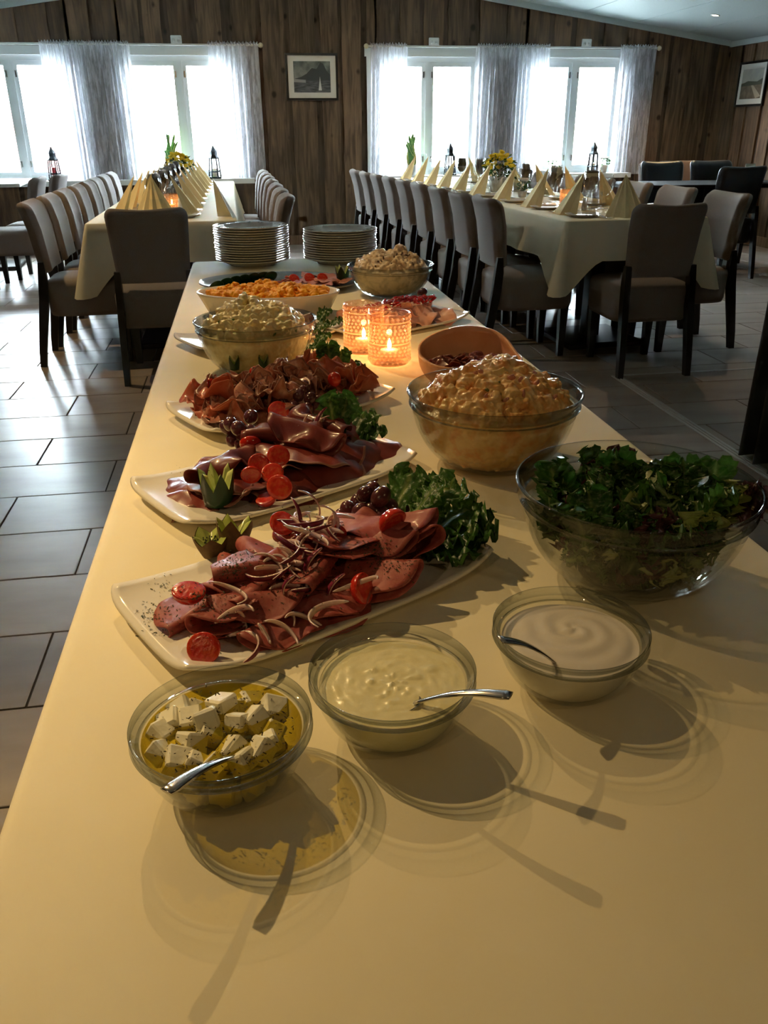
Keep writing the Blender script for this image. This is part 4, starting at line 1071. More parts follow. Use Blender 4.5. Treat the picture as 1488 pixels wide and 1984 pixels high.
# oval egg dish
t = thing('oval_dish', 'white oval baking dish full of yellow scrambled eggs', 'dish', (.048, 2.262, TZ), -.175)
MB().lathe([(.0, .0), (.80, .0), (.84, .004), (.98, .054), (1.0, .058), (1.0, .061), (.975, .062), (.955, .056), (.81, .010), (.0, .008)], 64, sx=.190, sy=.113).build('dish', M_porc, t)
b = MB(); rs = random.Random(21)
b.lathe([(.0, .010), (.80, .012), (.90, .046), (.6, .054), (.0, .058)], 40, sx=.186, sy=.108)
for i in range(520):
    a = rs.uniform(0, 6.28); q = .92*math.sqrt(rs.random()); x, y = .178*q*math.cos(a), .102*q*math.sin(a)
    z = .052+.024*(1-q*q)**.7*(.7+.8*nz(x, y, 4, 22)); s = .0085*rs.uniform(.5, 1.3)
    b.blob((x, y, z), (s, s*.8, s*.75), Rot(rs.uniform(0, 3), rs.uniform(0, 3), 0), .15, rnd=rs)
M_egg = mat('scrambled_egg', (.88, .42, .02), .45, .4, col2=(.85, .33, .015), nscale=40, bump=.3, bscale=140, sss=.1)
o = b.build('scrambled_eggs', M_egg, loc=(.048, 2.262, TZ), rz=-.175); tag(o, 'orange-yellow scrambled eggs heaped in the oval dish', 'eggs', kind='stuff')
m = o.modifiers.new('r', 'REMESH'); m.mode = 'VOXEL'; m.voxel_size = .0024; m.use_smooth_shade = True
m = o.modifiers.new('d', 'DISPLACE'); m.texture = CLOUD; m.strength = .005; m.mid_level = .5

# dinner plate stacks
M_deco = mat('plate_decor', (.18, .10, .16), .2)
M_decog = mat('plate_decor_green', (.12, .16, .07), .2)
dp = MB().lathe([(.0, .003), (.078, .003), (.080, .0), (.084, .0), (.087, .005), (.118, .0155), (.1325, .0190), (.1345, .0198), (.1350, .0210), (.1342, .0224), (.1322, .0230), (.116, .0185), (.086, .0085), (.080, .0065), (.0, .0060)], 56).mesh('dinner_plate', M_porc2)
for cx, cy, n, side in ((.019, 3.185, 15, 'left'), (.340, 3.165, 13, 'right')):
    rs = random.Random(n)
    for i in range(n):
        top = i == n-1
        o = obj('dinner_plate', dp, None, (cx+rs.uniform(-.002, .002), cy+rs.uniform(-.002, .002), TZ+.0005+i*.0082))
        nm = 'topmost' if top else ('lowest' if i == 0 else '%d%s from the bottom' % (i+1, {1: 'nd', 2: 'rd'}.get(i, 'th')))
        tag(o, 'white dinner plate in the %s stack, %s' % (side, nm), 'plate', 'stacked dinner plates')
        if top:
            for k in range(16):
                a = k*2*PI/16+rs.uniform(-.1, .1); q = .112+rs.uniform(-.006, .006)
                b = MB(); c = (q*math.cos(a), q*math.sin(a), .0185+(q-.104)*.25)
                for j in range(4): b.lathe([(.0, .0008), (.006, .0005)], 8, sx=1, sy=.55, M=Matrix.Translation(Vector(c)+Vector((rs.uniform(-.008, .008), rs.uniform(-.008, .008), 0))) @ Rot(z=rs.uniform(0, 3)))
                b.build('painted_flower', M_deco if k % 2 else M_decog, o)

# votives on the buffet
votive('lit pink beaded glass candle holder, the nearer of the two on the buffet', .281, 1.702, TZ, M_rose, power=.24)
votive('lit pink beaded glass candle holder, the farther of the two on the buffet', .242, 1.812, TZ, M_rose, power=.24)

# wooden bowl of salami
t = thing('serving_bowl', 'orange-brown rounded bowl with one raised side holding salami slices', 'bowl', (.405, 1.515, TZ), .12)
def sbowl(a, u, inn):
    ca, sa = math.cos(a), math.sin(a)
    q = (abs(ca)**3.0+abs(sa)**3.0)**(-1/3.0); k = .42+.58*math.sin(u*PI/2)**.8
    rx, ry = .100*k*q*.93, .098*k*q*.93
    hh = .056+.040*max(0, sa*.9+ca*.25)**1.3
    z = hh*(1-math.cos(u*PI/2))**1.1
    if inn: rx -= .005; ry -= .005; z = z+.005*(1-u)
    return (rx*ca, ry*sa, z)
b = MB(); NA, NU = 48, 12
vs = [sbowl(2*PI*i/NA, j/NU, False) for i in range(NA) for j in range(NU+1)]; b.add(vs, [(i*(NU+1)+j, ((i+1) % NA)*(NU+1)+j, ((i+1) % NA)*(NU+1)+j+1, i*(NU+1)+j+1) for i in range(NA) for j in range(NU)])
vi = [sbowl(2*PI*i/NA, j/NU, True) for i in range(NA) for j in range(NU+1)]; o0 = len(vs)
b.add(vi, [(i*(NU+1)+j, i*(NU+1)+j+1, ((i+1) % NA)*(NU+1)+j+1, ((i+1) % NA)*(NU+1)+j) for i in range(NA) for j in range(NU)])
for i in range(NA):
    j = (i+1) % NA; b.f.append((i*(NU+1)+NU, j*(NU+1)+NU, o0+j*(NU+1)+NU, o0+i*(NU+1)+NU)); b.mi.append(0)
b.f.append(tuple(i*(NU+1) for i in reversed(range(NA)))); b.f.append(tuple(o0+i*(NU+1) for i in range(NA))); b.mi += [0, 0]
b.build('shell', mat('bowl_wood', (.88, .42, .20), .42, .4, col2=(.80, .35, .15), nscale=12, stretch=(1, 6, 1)), t)

# ------------------------------------------------------------------ sliced meats
def fold_slice(w, rho, seed, asp=1.0, top=1.0, rip=.004, nu=15, nv=27):
    def fn(a, c):
        u, v = a*2-1, c*2-1
        x = u*w*asp*(1-abs(v)**2.6)**.42*(1+.05*noise.noise(Vector((v*3, seed, 0))))
        s = v*w*(1+.04*noise.noise(Vector((u*3, seed, 5))))
        h = rho*PI/2
        if abs(s) <= h: th = s/rho; y = rho*math.cos(th); z = rho+rho*math.sin(th)
        elif s > 0: k = (s-h)*top; y = -k; z = 2*rho - .25*k*max(0, rho*2-.004)/w - .002*(k/w)
        else: y = s+h; z = 0
        k = abs(s)/w
        z += rip*noise.noise(Vector((x*38, y*38, seed*2.3+(3 if s > 0 else 0))))*(.4+k)
        z += rip*1.3*math.sin(x*95+seed)*k*k*(1 if s > 0 else .3)
        return (x, y, max(z, -.003))
    return MB().grid(fn, nu, nv)
def drape_slice(w, seed, amp, fr=26, asp=1.2, nu=17, nv=17, sag=.0):
    def fn(a, c):
        q = max(abs(a*2-1), abs(c*2-1)); th = math.atan2(c*2-1, a*2-1)
        r_ = w*q*(1+.10*math.sin(2*th+seed)+.05*math.sin(5*th+seed*2)); x, y = r_*math.cos(th)*asp, r_*math.sin(th)
        z = amp*noise.noise(Vector((x*fr, y*fr, seed*1.7)))*(.5+q)+amp*.8*q*q*math.sin(3*th+seed) + amp*.35*q**3*math.sin(9*th+seed*3) - sag*q*q
        return (x, y, z)
    return MB().grid(fn, nu, nv)
def meat(name, c1, c2, rough=.42, coat=.12, scale=30, edge=None, ramp=(.45, .7)):
    return mat(name, c1, rough, .4, col2=c2, nscale=scale, bump=.12, bscale=120, sss=.05, coat=coat, objvar=.12, ramp=ramp)
M_roast = meat('roast_slice', (.31, .058, .046), (.38, .11, .08), .55, .03, 110)
M_crust = mat('roast_crust', (.22, .05, .03), .5)
M_ham = meat('dark_cured_ham', (.15, .022, .018), (.23, .045, .03), .36, .22, 18)
M_fat = mat('white_fat_edge', (.34, .15, .11), .35, coat=.3)
M_cured = meat('ruffled_cured_ham', (.48, .19, .13), (.66, .41, .31), .32, .4, 45, ramp=(.50, .66))
M_smoked = meat('bright_cured_ham', (.45, .10, .05), (.52, .18, .10), .3, .4, 22)
M_turkey = meat('turkey_slice', (.74, .42, .33), (.66, .33, .25), .4, .2, 20)
M_pepper = mat('red_pepper_glaze', (.50, .02, .02), .2, .5, coat=.6, col2=(.36, .01, .01), nscale=40)
M_salami = meat('salami_slice', (.22, .045, .035), (.40, .16, .12), .4, .3, 260, ramp=(.52, .62))
def solid(o, th=.0016):
    s = o.modifiers.new('s', 'SOLIDIFY'); s.thickness = th; s.offset = 0; return o
def edged(b, nu, nv, k=1):
    """second material on the rim of the slice"""
    n = nv-1
    for i in range(len(b.f)):
        r_, c_ = divmod(i, n)
        if r_ < k or r_ >= nu-1-k or c_ < k or c_ >= nv-1-k: b.mi[i] = 1
    return b
SL_ROAST = [edged(fold_slice(.049+.004*(i % 3), (.0055, .009, .007, .012, .005)[i % 5], i+1, (1.0, .82, 1.1)[i % 3], (1, .8, .95)[i % 3]), 15, 27, 0).mesh('roast_slice', [M_roast, M_crust]) for i in range(7)]
SL_HAM = [edged(drape_slice(.052+.006*(i % 2), i+11, .008, 22, 1.2, 31, 31, sag=.014), 31, 31).mesh('ham_slice', [M_ham, M_fat]) for i in range(6)]
SL_HAMF = [edged(fold_slice(.054, .009, 31+i, 1.1, .85, .012), 15, 27, 0).mesh('ham_slice', [M_ham, M_fat]) for i in range(4)]
SL_CUR = [edged(drape_slice(.026+.004*(i % 3), i+41, .014, 55, 1.15, 25, 25), 25, 25).mesh('cured_slice', [M_cured, M_fat]) for i in range(7)]
SL_BRT = [drape_slice(.034, i+61, .012, 40, 1.2, 17, 17).mesh('cured_slice', M_smoked) for i in range(4)]
SL_TUR = [drape_slice(.036, i+71, .006, 30, 1.1, 15, 15).mesh('turkey_slice', M_turkey) for i in range(4)]
SL_SAL = [drape_slice(.020, i+81, .003, 60, 1.0, 11, 11).mesh('salami_slice', M_salami) for i in range(3)]
def putm(meshes, name, P, k, loc, rot, label, group, sc=1.0, th=.0016, cat='cold cut'):
    o = obj(name, meshes[k % len(meshes)], None, loc); o.rotation_euler = rot; o.scale = (sc,)*3
    solid(o, th*.75); return tag(o, label, cat, group)
def plat(n, u, v, z=0):
    cx, cy, L, W, rz = PL[n]; x, y = u*L/2, v*W/2
    return Vector((cx+x*math.cos(rz)-y*math.sin(rz), cy+x*math.sin(rz)+y*math.cos(rz), TZ+z))

# platter 1: folded roast slices. u along, v across, height, yaw, pitch, roll
rs = random.Random(4)
lab1 = 'folded pink roast meat slice on the nearest platter'
lay = []
for i in range(12):
    u = -.54+i*.105; lay.append((u, rs.uniform(-.35, .25), .010+rs.uniform(0, .006), rs.uniform(-1, 1)+A28, 0, 0))
for i, (u, v, z, yaw, pit, rol) in enumerate([
    (-.60, .12, .014, 200, 8, 0), (-.58, -.22, .018, 20, -8, 6), (-.40, -.70, .016, 10, 12, 0), (-.12, -.78, .016, -10, 12, 0), (-.50, .40, .016, 60, 18, 0), (-.46, -.42, .020, -30, 15, 0), (-.44, .18, .030, 10, 12, 10),
    (-.30, -.18, .036, 205, 10, 0), (-.26, .45, .026, 80, 20, 0), (-.20, -.55, .020, 150, 22, -8), (-.10, .12, .044, 20, 10, 4), (.02, -.34, .040, 215, 16, 0),
    (.06, .34, .026, 100, 12, 0), (.16, -.08, .050, -20, -6, 8), (.22, -.52, .030, -60, 24, -12), (.30, .22, .038, 30, 8, 0), (.38, -.22, .050, -65, 16, -8),
    (.44, .34, .024, 120, 14, 0), (.52, .04, .046, -50, 16, -14), (.60, -.28, .026, -80, 14, -20), (.64, .24, .034, -40, 18, -18), (.14, -.62, .016, 170, 18, 0), (-.36, -.05, .040, 170, 8, -6), (.42, .05, .052, -70, 6, -6)]):
    lay.append((u*1.0-.0, v*.85-.08, z*.95, math.radians(yaw)+A28, math.radians(pit), math.radians(rol)))
for i, (u, v, z, yaw, pit, rol) in enumerate(lay):
    putm(SL_ROAST, 'roast_slice', None, i, plat(1, u, v, z), (pit, rol, yaw), lab1, 'roast slices on the nearest platter')
# platter 2: big dark slices
lab2 = 'large glossy dark red cured ham slice on the second platter'
lay = [(-.62, .0, .014, 10, 4, 0), (-.60, .35, .016, 60, 0, 4), (-.66, -.05, .018, -20, 4, 0), (-.34, -.05, .026, 30, -4, 6), (-.30, .42, .022, 100, 6, 0), (-.16, -.30, .020, 0, 8, 0), (-.10, .10, .036, 200, 6, 0),
       (-.04, -.42, .026, 20, 12, 0), (-.02, .46, .026, 80, 0, 4), (.16, -.02, .044, 120, 10, 0), (.22, -.42, .026, -10, 14, 4), (.24, .42, .036, 60, 0, 0), (.42, -.12, .042, 10, 16, -4), (.46, -.45, .022, -20, 16, 0), (.50, .34, .040, 90, 8, 0), (.60, .0, .034, 40, 10, -10), (-.46, .12, .032, 90, 4, 4), (.66, -.25, .020, 0, 12, -14)]
for i, (u, v, z, yaw, pit, rol) in enumerate(lay):
    putm(SL_HAM, 'ham_slice', None, i, plat(2, u, v, z), (math.radians(pit), math.radians(rol), math.radians(yaw)+A28), lab2, 'dark ham slices on the second platter')
for i, (u, v, z, yaw, pit, rol) in enumerate([(.14, .30, .046, 150, 26, 0), (.30, .10, .054, -60, 30, 10), (-.44, .20, .034, 20, 14, 0), (.50, .40, .046, 100, 20, 0)]):
    putm(SL_HAMF, 'ham_slice', None, i, plat(2, u, v, z), (math.radians(pit), math.radians(rol), math.radians(yaw)+A28), 'folded dark red cured ham slice standing up on the second platter', 'folded ham slices on the second platter')
# platter 3: ruffles
rs = random.Random(9)
for i in range(84):
    u = -.76+1.44*(i % 42)/41+rs.uniform(-.05, .05); v = rs.uniform(-.66, .66); lv = .014+.040*(1-v*v)*(1-abs(u)**3)*rs.uniform(.45, 1.0)
    bright = u > .36 or (u < -.52 and rs.random() < .5)
    putm(SL_BRT if bright else SL_CUR, 'cured_slice', None, i, plat(3, u, v, lv), (rs.uniform(-.9, .9), rs.uniform(-.9, .9), rs.uniform(0, 6.28)),
         'bright orange-red cured meat ruffle on the third platter' if bright else 'ruffled brownish pink cured meat slice on the third platter', 'bright meat ruffles on the third platter' if bright else 'brownish meat ruffles on the third platter', sc=rs.uniform(.85, 1.2), th=.0012)
# platter 4: mostly hidden
for i in range(14):
    u, v = rs.uniform(-.5, .6), rs.uniform(-.5, .5)
    putm(SL_BRT if i % 2 else SL_CUR, 'cured_slice', None, i, plat(4, u, v, .016+rs.uniform(0, .02)), (rs.uniform(-.5, .5), rs.uniform(-.5, .5), rs.uniform(0, 6.28)), 'cured meat slice on the platter hidden behind the left salad bowl', 'meat on the hidden platter')
# platter 5: turkey and peppers
for i in range(22):
    u, v = rs.uniform(-.7, .66), rs.uniform(-.62, .5)
    putm(SL_TUR, 'turkey_slice', None, i, plat(5, u, v, .014+.026*(1-v*v)*rs.random()), (rs.uniform(-.6, .6), rs.uniform(-.6, .6), rs.uniform(0, 6.28)), 'pale pink sliced meat on the platter beside the candle holders', 'pale meat under the red peppers', th=.002)
for i in range(95):
    u = -.62+1.3*rs.random(); v = .15*math.sin(u*3)+rs.uniform(-.28, .30)-(.10 if u > .3 else 0); ln = rs.uniform(.018, .034); a = rs.uniform(0, 3.14); n = 7
    pts = [(ln*(j/(n-1)-.5)*math.cos(a)+.004*math.sin(j*1.1+i), ln*(j/(n-1)-.5)*math.sin(a)+.004*math.cos(j*.9+i), .003*math.sin(j+i)) for j in range(n)]
    o = MB().tube(pts, [.003, .0042, .0046, .0046, .0044, .004, .003], 8, flat=.6).build('pepper_strip', M_pepper, loc=plat(5, u, v, .040+.018*(1-v*v)*(1-u*u*.6)+rs.uniform(-.004, .004)))
    tag(o, 'glossy red pepper strip on the meat beside the candle holders', 'pepper', 'red pepper strips')
# oval platter
def oat(px, py, z): return at(px, py, TZ+z)
M_salmon = meat('salmon_slice', (.62, .24, .16), (.50, .20, .13), .4, .2, 30)
SL_SLM = [drape_slice(.036, i+91, .005, 30, 1.3, 13, 13).mesh('salmon_slice', M_salmon) for i in range(2)]
for i in range(14):
    a = i*2.4; q = math.sqrt((i+.5)/14)
    o = putm(SL_SLM, 'salmon_slice', None, i, (.17+.13*q*math.cos(a), 2.66+.10*q*math.sin(a), TZ+.014+.004*(i % 3)), (rs.uniform(-.2, .2), rs.uniform(-.2, .2), a), 'pinkish smoked fish slice on the oval platter', 'fish slices on the oval platter', cat='fish')
# salami in the wooden bowl
for i in range(46):
    a = i*2.4; q = math.sqrt((i % 23+.5)/23); x, y = .058*q*math.cos(a), .056*q*math.sin(a)
    o = putm(SL_SAL, 'salami_slice', None, i, (.400+x, 1.515+y, TZ+.022+.024*(1-q*q)*(i/46)+.010*(i//23)), (rs.uniform(-.7, .7), rs.uniform(-.7, .7), a), 'dark red salami slice in the orange-brown bowl', 'salami slices in the bowl', th=.002, cat='salami')

# ------------------------------------------------------------------ vegetables and fruit
M_tom = mat('tomato_skin', (.62, .03, .012), .18, .5, coat=.5, col2=(.52, .02, .01), nscale=20)
M_tomcut = mat('tomato_cut', (.58, .025, .012), .2, .5, coat=.6, col2=(.66, .10, .03), nscale=170, bump=.35, bscale=220, ramp=(.45, .75))
th_b = MB(); th_b.lathe([(.0, -.0128)]+[(.0155*math.cos(a), .0128*math.sin(a)) for a in [-(8-i)/8*PI/2*.97 for i in range(1, 9)]]+[(.0150, .0006)], 24)
TH = th_b.mesh('tomato_half', M_tom)
TC = MB().lathe([(.0150, .0006), (.0143, .0011), (.010, .0009), (.005, .0011), (.0, .0013)], 24).mesh('cut_face', M_tomcut)
TW = MB().blob((0, 0, 0), (.0135, .0135, .0150)).mesh('cherry_tomato', M_tom)
def tomato(p, rot, label, sc=1.0, whole=False, grp=None):
    o = obj('cherry_tomato' if whole else 'tomato_half', TW if whole else TH, None, p); o.rotation_euler = rot; o.scale = (sc, sc*.95, sc)
    tag(o, label, 'tomato', grp)
    if not whole: obj('cut_face', TC, o)
    return o
dr = math.radians
for px, py, z, rot, sc, lb in (
    (394, 1256, .020, (dr(62), 0, dr(-12)), 1.0, 'cherry tomato half facing us at the left end of the nearest platter'),
    (366, 1144, .046, (dr(8), dr(6), dr(20)), 1.05, 'cherry tomato half lying cut side up on the pink roast slices'),
    (548, 1013, .052, (dr(40), dr(20), dr(0)), .95, 'cherry tomato half standing behind the onion slivers'),
    (706, 1140, .030, (dr(70), dr(25), dr(50)), 1.1, 'cherry tomato half at the front edge among the roast slices'),
    (762, 1012, .062, (dr(120), dr(20), dr(40)), 1.1, 'cherry tomato half, skin up, on the roast slices in front of the grapes'),
    (650, 1036, .05, (dr(100), 0, 0), .8, 'cherry tomato half sunk among the onion slivers')):
    tomato(oat(px, py, z+.006), rot, lb, sc)
for px, py, z, rot, sc, lb in (
    (485, 858, .040, (dr(-60), 0, 0), 1.0, 'cherry tomato half with its skin to us by the grapes on the second platter'),
    (540, 846, .038, (dr(30), 0, 0), .9, 'cherry tomato half at the back edge of the second platter, left of its pair'),
    (558, 840, .036, (dr(20), 0, 0), .9, 'cherry tomato half at the back edge of the second platter, right of its pair'),
    (540, 882, .055, (dr(50), 0, dr(20)), 1.0, 'dark cherry tomato half high on the dark ham slices'),
    (501, 898, .048, (dr(70), 0, dr(10)), .9, 'cherry tomato half on the dark ham above the cucumber crown'),
    (486, 921, .040, (dr(100), 0, 0), .85, 'cherry tomato half just right of the cucumber crown'),
    (528, 916, .042, (dr(40), dr(-20), dr(20)), .95, 'oval cherry tomato half in the middle of the dark ham slices'),
    (541, 944, .030, (dr(75), 0, dr(-20)), 1.1, 'cherry tomato half standing at the front of the dark ham slices'),
    (515, 965, .014, (dr(10), dr(-15), 0), .9, 'cherry tomato half lying flat on the second platter by its front edge')):
    tomato(oat(px, py, z+.006), rot, lb, sc)
for px, py, z, rot, sc, wh, lb in (
    (407, 747, .040, (0, 0, 0), .95, True, 'whole cherry tomato at the left end of the third platter'),
    (494, 722, .050, (0, 0, 0), .8, True, 'whole cherry tomato at the back of the third platter in front of the salad bowl'),
    (648, 735, .052, (0, 0, 0), .9, True, 'whole cherry tomato on the right part of the third platter'),
    (429, 774, .036, (dr(70), 0, dr(20)), .8, False, 'cherry tomato half among the left meat ruffles of the third platter'),
    (540, 796, .026, (dr(55), 0, dr(10)), 1.15, False, 'cherry tomato half at the front edge of the third platter')):
    tomato(oat(px, py, z+.006), rot, lb, sc, wh)
for px, py, lb in ((570, 540, 'left one'), (600, 538, 'middle one'), (625, 538, 'right one')):
    tomato(oat(px, py, .03), (dr(50), dr(20), 0), 'cherry tomato half on the oval steel platter behind the eggs, %s' % lb, 1.1)
# grapes
M_grape = mat('dark_grape', (.075, .018, .026), .22, .5, col2=(.13, .04, .045), nscale=30, coat=.25, objvar=.25)
GM = MB().blob((0, 0, 0), (.0105, .0105, .0132)).mesh('grape', M_grape)
def grapes(lst, lb, grp):
    for px, py, z, sc in lst:
        o = obj('grape', GM, None, oat(px, py, z)); o.rotation_euler = (R.uniform(-.9, .9), R.uniform(-.9, .9), R.uniform(0, 3)); o.scale = (sc,)*3
        m_ = o.modifiers.new('s', 'SUBSURF'); m_.levels = m_.render_levels = 1
        tag(o, lb, 'grape', grp)
grapes([(707, 958, .060, 1), (738, 963, .062, 1.15), (720, 948, .064, .9), (675, 988, .040, 1.05), (697, 992, .044, 1.0), (724, 990, .044, 1.05), (756, 982, .042, 1.05), (780, 988, .034, 1), (742, 1000, .04, 1), (712, 975, .045, 1), (692, 972, .038, .9), (665, 1000, .035, .9), (765, 1000, .034, 1)],
       'dark purple grape in the bunch at the back of the nearest platter', 'grapes on the nearest platter')
grapes([(447, 822, .058, 1.1), (462, 830, .060, 1.15), (486, 808, .064, 1.1), (484, 838, .05, 1.1), (502, 840, .046, 1.05), (450, 852, .03, 1), (500, 855, .034, 1), (470, 848, .036, 1.0), (438, 828, .048, .95), (512, 862, .03, .9), (466, 862, .026, .9)],
       'dark purple grape in the bunch at the back of the second platter', 'grapes on the second platter')
grapes([(568, 745, .052, .95), (592, 748, .052, .95), (556, 764, .044, .95), (578, 766, .046, 1), (601, 772, .042, 1), (618, 776, .036, .9), (570, 790, .030, 1.05), (596, 792, .028, 1), (550, 780, .034, .9), (612, 790, .026, .9), (585, 758, .05, .9), (556, 748, .044, .9)],
       'dark green-brown grape in the bunch in the middle of the third platter', 'grapes on the third platter')
grapes([(818, 567, .052, 1.2)], 'single dark olive on the red peppers below the back glass bowl', None)

# crowns cut from cucumber and kiwi
M_cucskin = mat('cucumber_skin', (.006, .026, .006), .35, .4, coat=.1, col2=(.012, .05, .010), nscale=40, stretch=(1, 1, .1))
M_cucflesh = mat('cucumber_flesh', (.42, .52, .16), .35, .4, col2=(.55, .60, .25), nscale=60, sss=.2)
M_kiwiskin = mat('kiwi_skin', (.10, .055, .02), .7, col2=(.15, .09, .03), nscale=120, bump=.3)
M_kiwi = mat('kiwi_flesh', (.38, .46, .08), .3, .5, col2=(.52, .56, .18), nscale=40, coat=.4, sss=.1)
def crown(name, label, p, r, h, n, skin, flesh, seeds=False, rz=0, tilt=(0, 0), depth=.55, cat='cucumber'):
    t = thing(name, label, cat, p, rz); t.rotation_euler = (tilt[0], tilt[1], rz)
    K = n*8; b = MB(); top = []
    for i in range(K):
        f = (i/8) % 1; top.append(h*(1-depth*(1-abs(f*2-1))**1.0) if False else h*(1-depth*abs(f*2-1)))
    # skin: outer wall up to the zigzag
    vs = []; kiwi = skin is M_kiwiskin
    for i in range(K):
        a = 2*PI*i/K
        for j in range(6):
            z = top[i]*j/5; rr_ = r*(.86+.14*math.sin(min(1, z/h*1.2+.15)*PI/2)) if not kiwi else r*(.55+.45*math.sin(min(1, z/h*1.1+.05)*PI/2))
            rr_ += .16*r*(z/h)**2
            vs.append((rr_*math.cos(a), rr_*math.sin(a), z))
    b.add(vs, [(i*6+j, ((i+1) % K)*6+j, ((i+1) % K)*6+j+1, i*6+j+1) for i in range(K) for j in range(5)] + [tuple(i*6 for i in reversed(range(K)))])
    b.build('skin', skin, t)
    # flesh: inner facets from each point down to the heart
    b = MB(); vs = []
    for i in range(K):
        a = 2*PI*i/K; z = top[i]; rr_ = (r*(.86+.14*math.sin(min(1, z/h*1.2+.15)*PI/2)) if not kiwi else r*(.55+.45*math.sin(min(1, z/h*1.1+.05)*PI/2)))+.16*r*(z/h)**2-.001
        vs += [(rr_*math.cos(a), rr_*math.sin(a), z), (r*.72*math.cos(a), r*.72*math.sin(a), z*.93-.002), (r*.35*math.cos(a), r*.35*math.sin(a), h*(1-depth)*.72+(z-h*(1-depth))*.25), (0, 0, h*(1-depth)*.62)]
    b.add(vs, [(i*4+j, ((i+1) % K)*4+j, ((i+1) % K)*4+j+1, i*4+j+1) for i in range(K) for j in range(3)])
    b.build('flesh', flesh, t)
    if seeds:
        b = MB()
        for i in range(46):
            a = R.uniform(0, 6.28); q = r*R.uniform(.3, .5); b.blob((q*math.cos(a), q*math.sin(a), h*(1-depth)*.75+R.uniform(.001, .007)), (.0008, .0008, .0011))
        b.build('seeds', M_dark, t)['kind'] = 'stuff'
    return t
crown('cucumber_garnish', 'dark green cucumber cut into a crown standing on the front of the second platter', oat(424, 974, .014), .0205, .048, 6, M_cucskin, M_cucflesh, rz=.3)
crown('cucumber_garnish', 'small cucumber crown at the right end of the oval steel platter', oat(664, 542, .015), .021, .045, 5, M_cucskin, M_cucflesh)
crown('kiwi_garnish', 'kiwi cut into a green crown, left one of the pair on the nearest platter', oat(412, 1076, .008), .0185, .030, 5, M_kiwiskin, M_kiwi, True, rz=.4, depth=.34, cat='kiwi')
crown('kiwi_garnish', 'kiwi cut into a taller green crown, right one of the pair on the nearest platter', oat(452, 1068, .010), .0190, .040, 5, M_kiwiskin, M_kiwi, True, rz=.1, tilt=(-.2, .15), depth=.4, cat='kiwi')
for px, py, sc, lb in ((455, 706, .8, 'left one'), (512, 704, 1, 'right one')):
    crown('cucumber_garnish', 'pointed cucumber garnish at the back of the third platter, %s' % lb, oat(px, py+10, .03), .010, .026, 4, M_cucskin, M_cucflesh)
CW = MB().lathe([(.0, .0), (.024, 0), (.0245, .0015), (.0235, .003), (.0, .003)], 24)
for i, (px, py) in enumerate(((420, 556), (438, 550), (455, 546), (472, 543), (490, 540), (508, 538), (524, 537))):
    o = dup(_cs, oat(px, py, .022)) if i else MB().lathe([(.0, 0), (.022, 0), (.024, .0015), (.022, .003), (.0, .003)], 24).build('cucumber_slice', M_cucskin, loc=oat(px, py, .022))
    if not i:
        _cs = o; f_ = MB().lathe([(.0, .0032), (.0222, .0032)], 24).build('flesh', M_cucflesh, o); KIDS.setdefault(o.name, []).append(f_)
    o.rotation_euler = (-.9, .2, .6); tag(o, 'cucumber slice standing in the row behind the eggs on the oval platter', 'cucumber', 'cucumber slices on the oval platter')

# onion slivers
M_onion = mat('red_onion', (.74, .58, .52), .25, .5, coat=.3, sss=.2, col2=(.66, .45, .45), nscale=30)
M_onionskin = mat('red_onion_edge', (.18, .02, .05), .3)
def sliver(r_, ang, w_, seed):
    b = MB(); n = 14; rings = []
    for i in range(n+1):
        u = i/n; a = -ang/2+ang*u; k = math.sin(PI*min(1, max(0, u))*1.0)**.6+.12; ww = w_*k; rr_ = r_*(1+.12*math.sin(u*3+seed))
        c = Vector((rr_*math.cos(a)-r_, rr_*math.sin(a), .003*math.sin(u*4+seed))); o_ = Vector((math.cos(a), math.sin(a), 0)); t_ = .0007
        rings.append([c-o_*t_-Vector((0, 0, ww)), c+o_*t_-Vector((0, 0, ww)), c+o_*t_*1.3+Vector((0, 0, ww)), c-o_*t_+Vector((0, 0, ww))])
    b.loft(rings); b.mi = [1 if (k_ % 4) == 1 else 0 for k_ in range(len(b.f))]
    return b.mesh('onion_sliver', [M_onion, M_onionskin])
OS = [sliver(.017+.004*(i % 3), (1.6, 2.3, 2.9)[i % 3], .0022+.0006*(i % 2), i) for i in range(6)]
rs = random.Random(8)
on = [(535, 1090, .060, 90), (548, 1105, .062, 70), (520, 1100, .058, 110), (560, 1075, .066, 40), (545, 1150, .056, 190), (500, 1130, .052, 250), (590, 1150, .052, 300), (560, 1140, .056, 80), (470, 1150, .048, 30), (600, 1140, .050, 20),
      (585, 1195, .032, 100), (615, 1190, .030, 140), (560, 1200, .026, 40), (455, 1190, .030, 80), (480, 1215, .024, 60), (520, 1232, .012, 30), (560, 1222, .012, 60), (500, 1250, .010, 20), (610, 1060, .062, 20), (640, 1150, .040, 200), (700, 1128, .035, 60)]
on += [(rs.uniform(570, 660), rs.uniform(1010, 1052), .050+rs.uniform(0, .016), rs.uniform(0, 360)) for _ in range(26)]
on += [(rs.uniform(530, 600), rs.uniform(1060, 1120), .058+rs.uniform(0, .006), rs.uniform(0, 360)) for _ in range(12)]
on += [(618, 992, .062, 0), (640, 1015, .066, 30)]
DG = bpy.context.evaluated_depsgraph_get()
def rest(px, py, lift, z):
    """point on the food surface seen there, so that small things lie on it"""
    d = (fw*FPX + rt*(px-744) - up*(py-992)).normalized(); ok, loc, *_ = SC.ray_cast(DG, Vector((0, 0, CAMZ)), d)
    if not ok or (loc-oat(px, py, z)).length > .09: return oat(px, py, z)
    return loc+Vector((0, 0, lift))
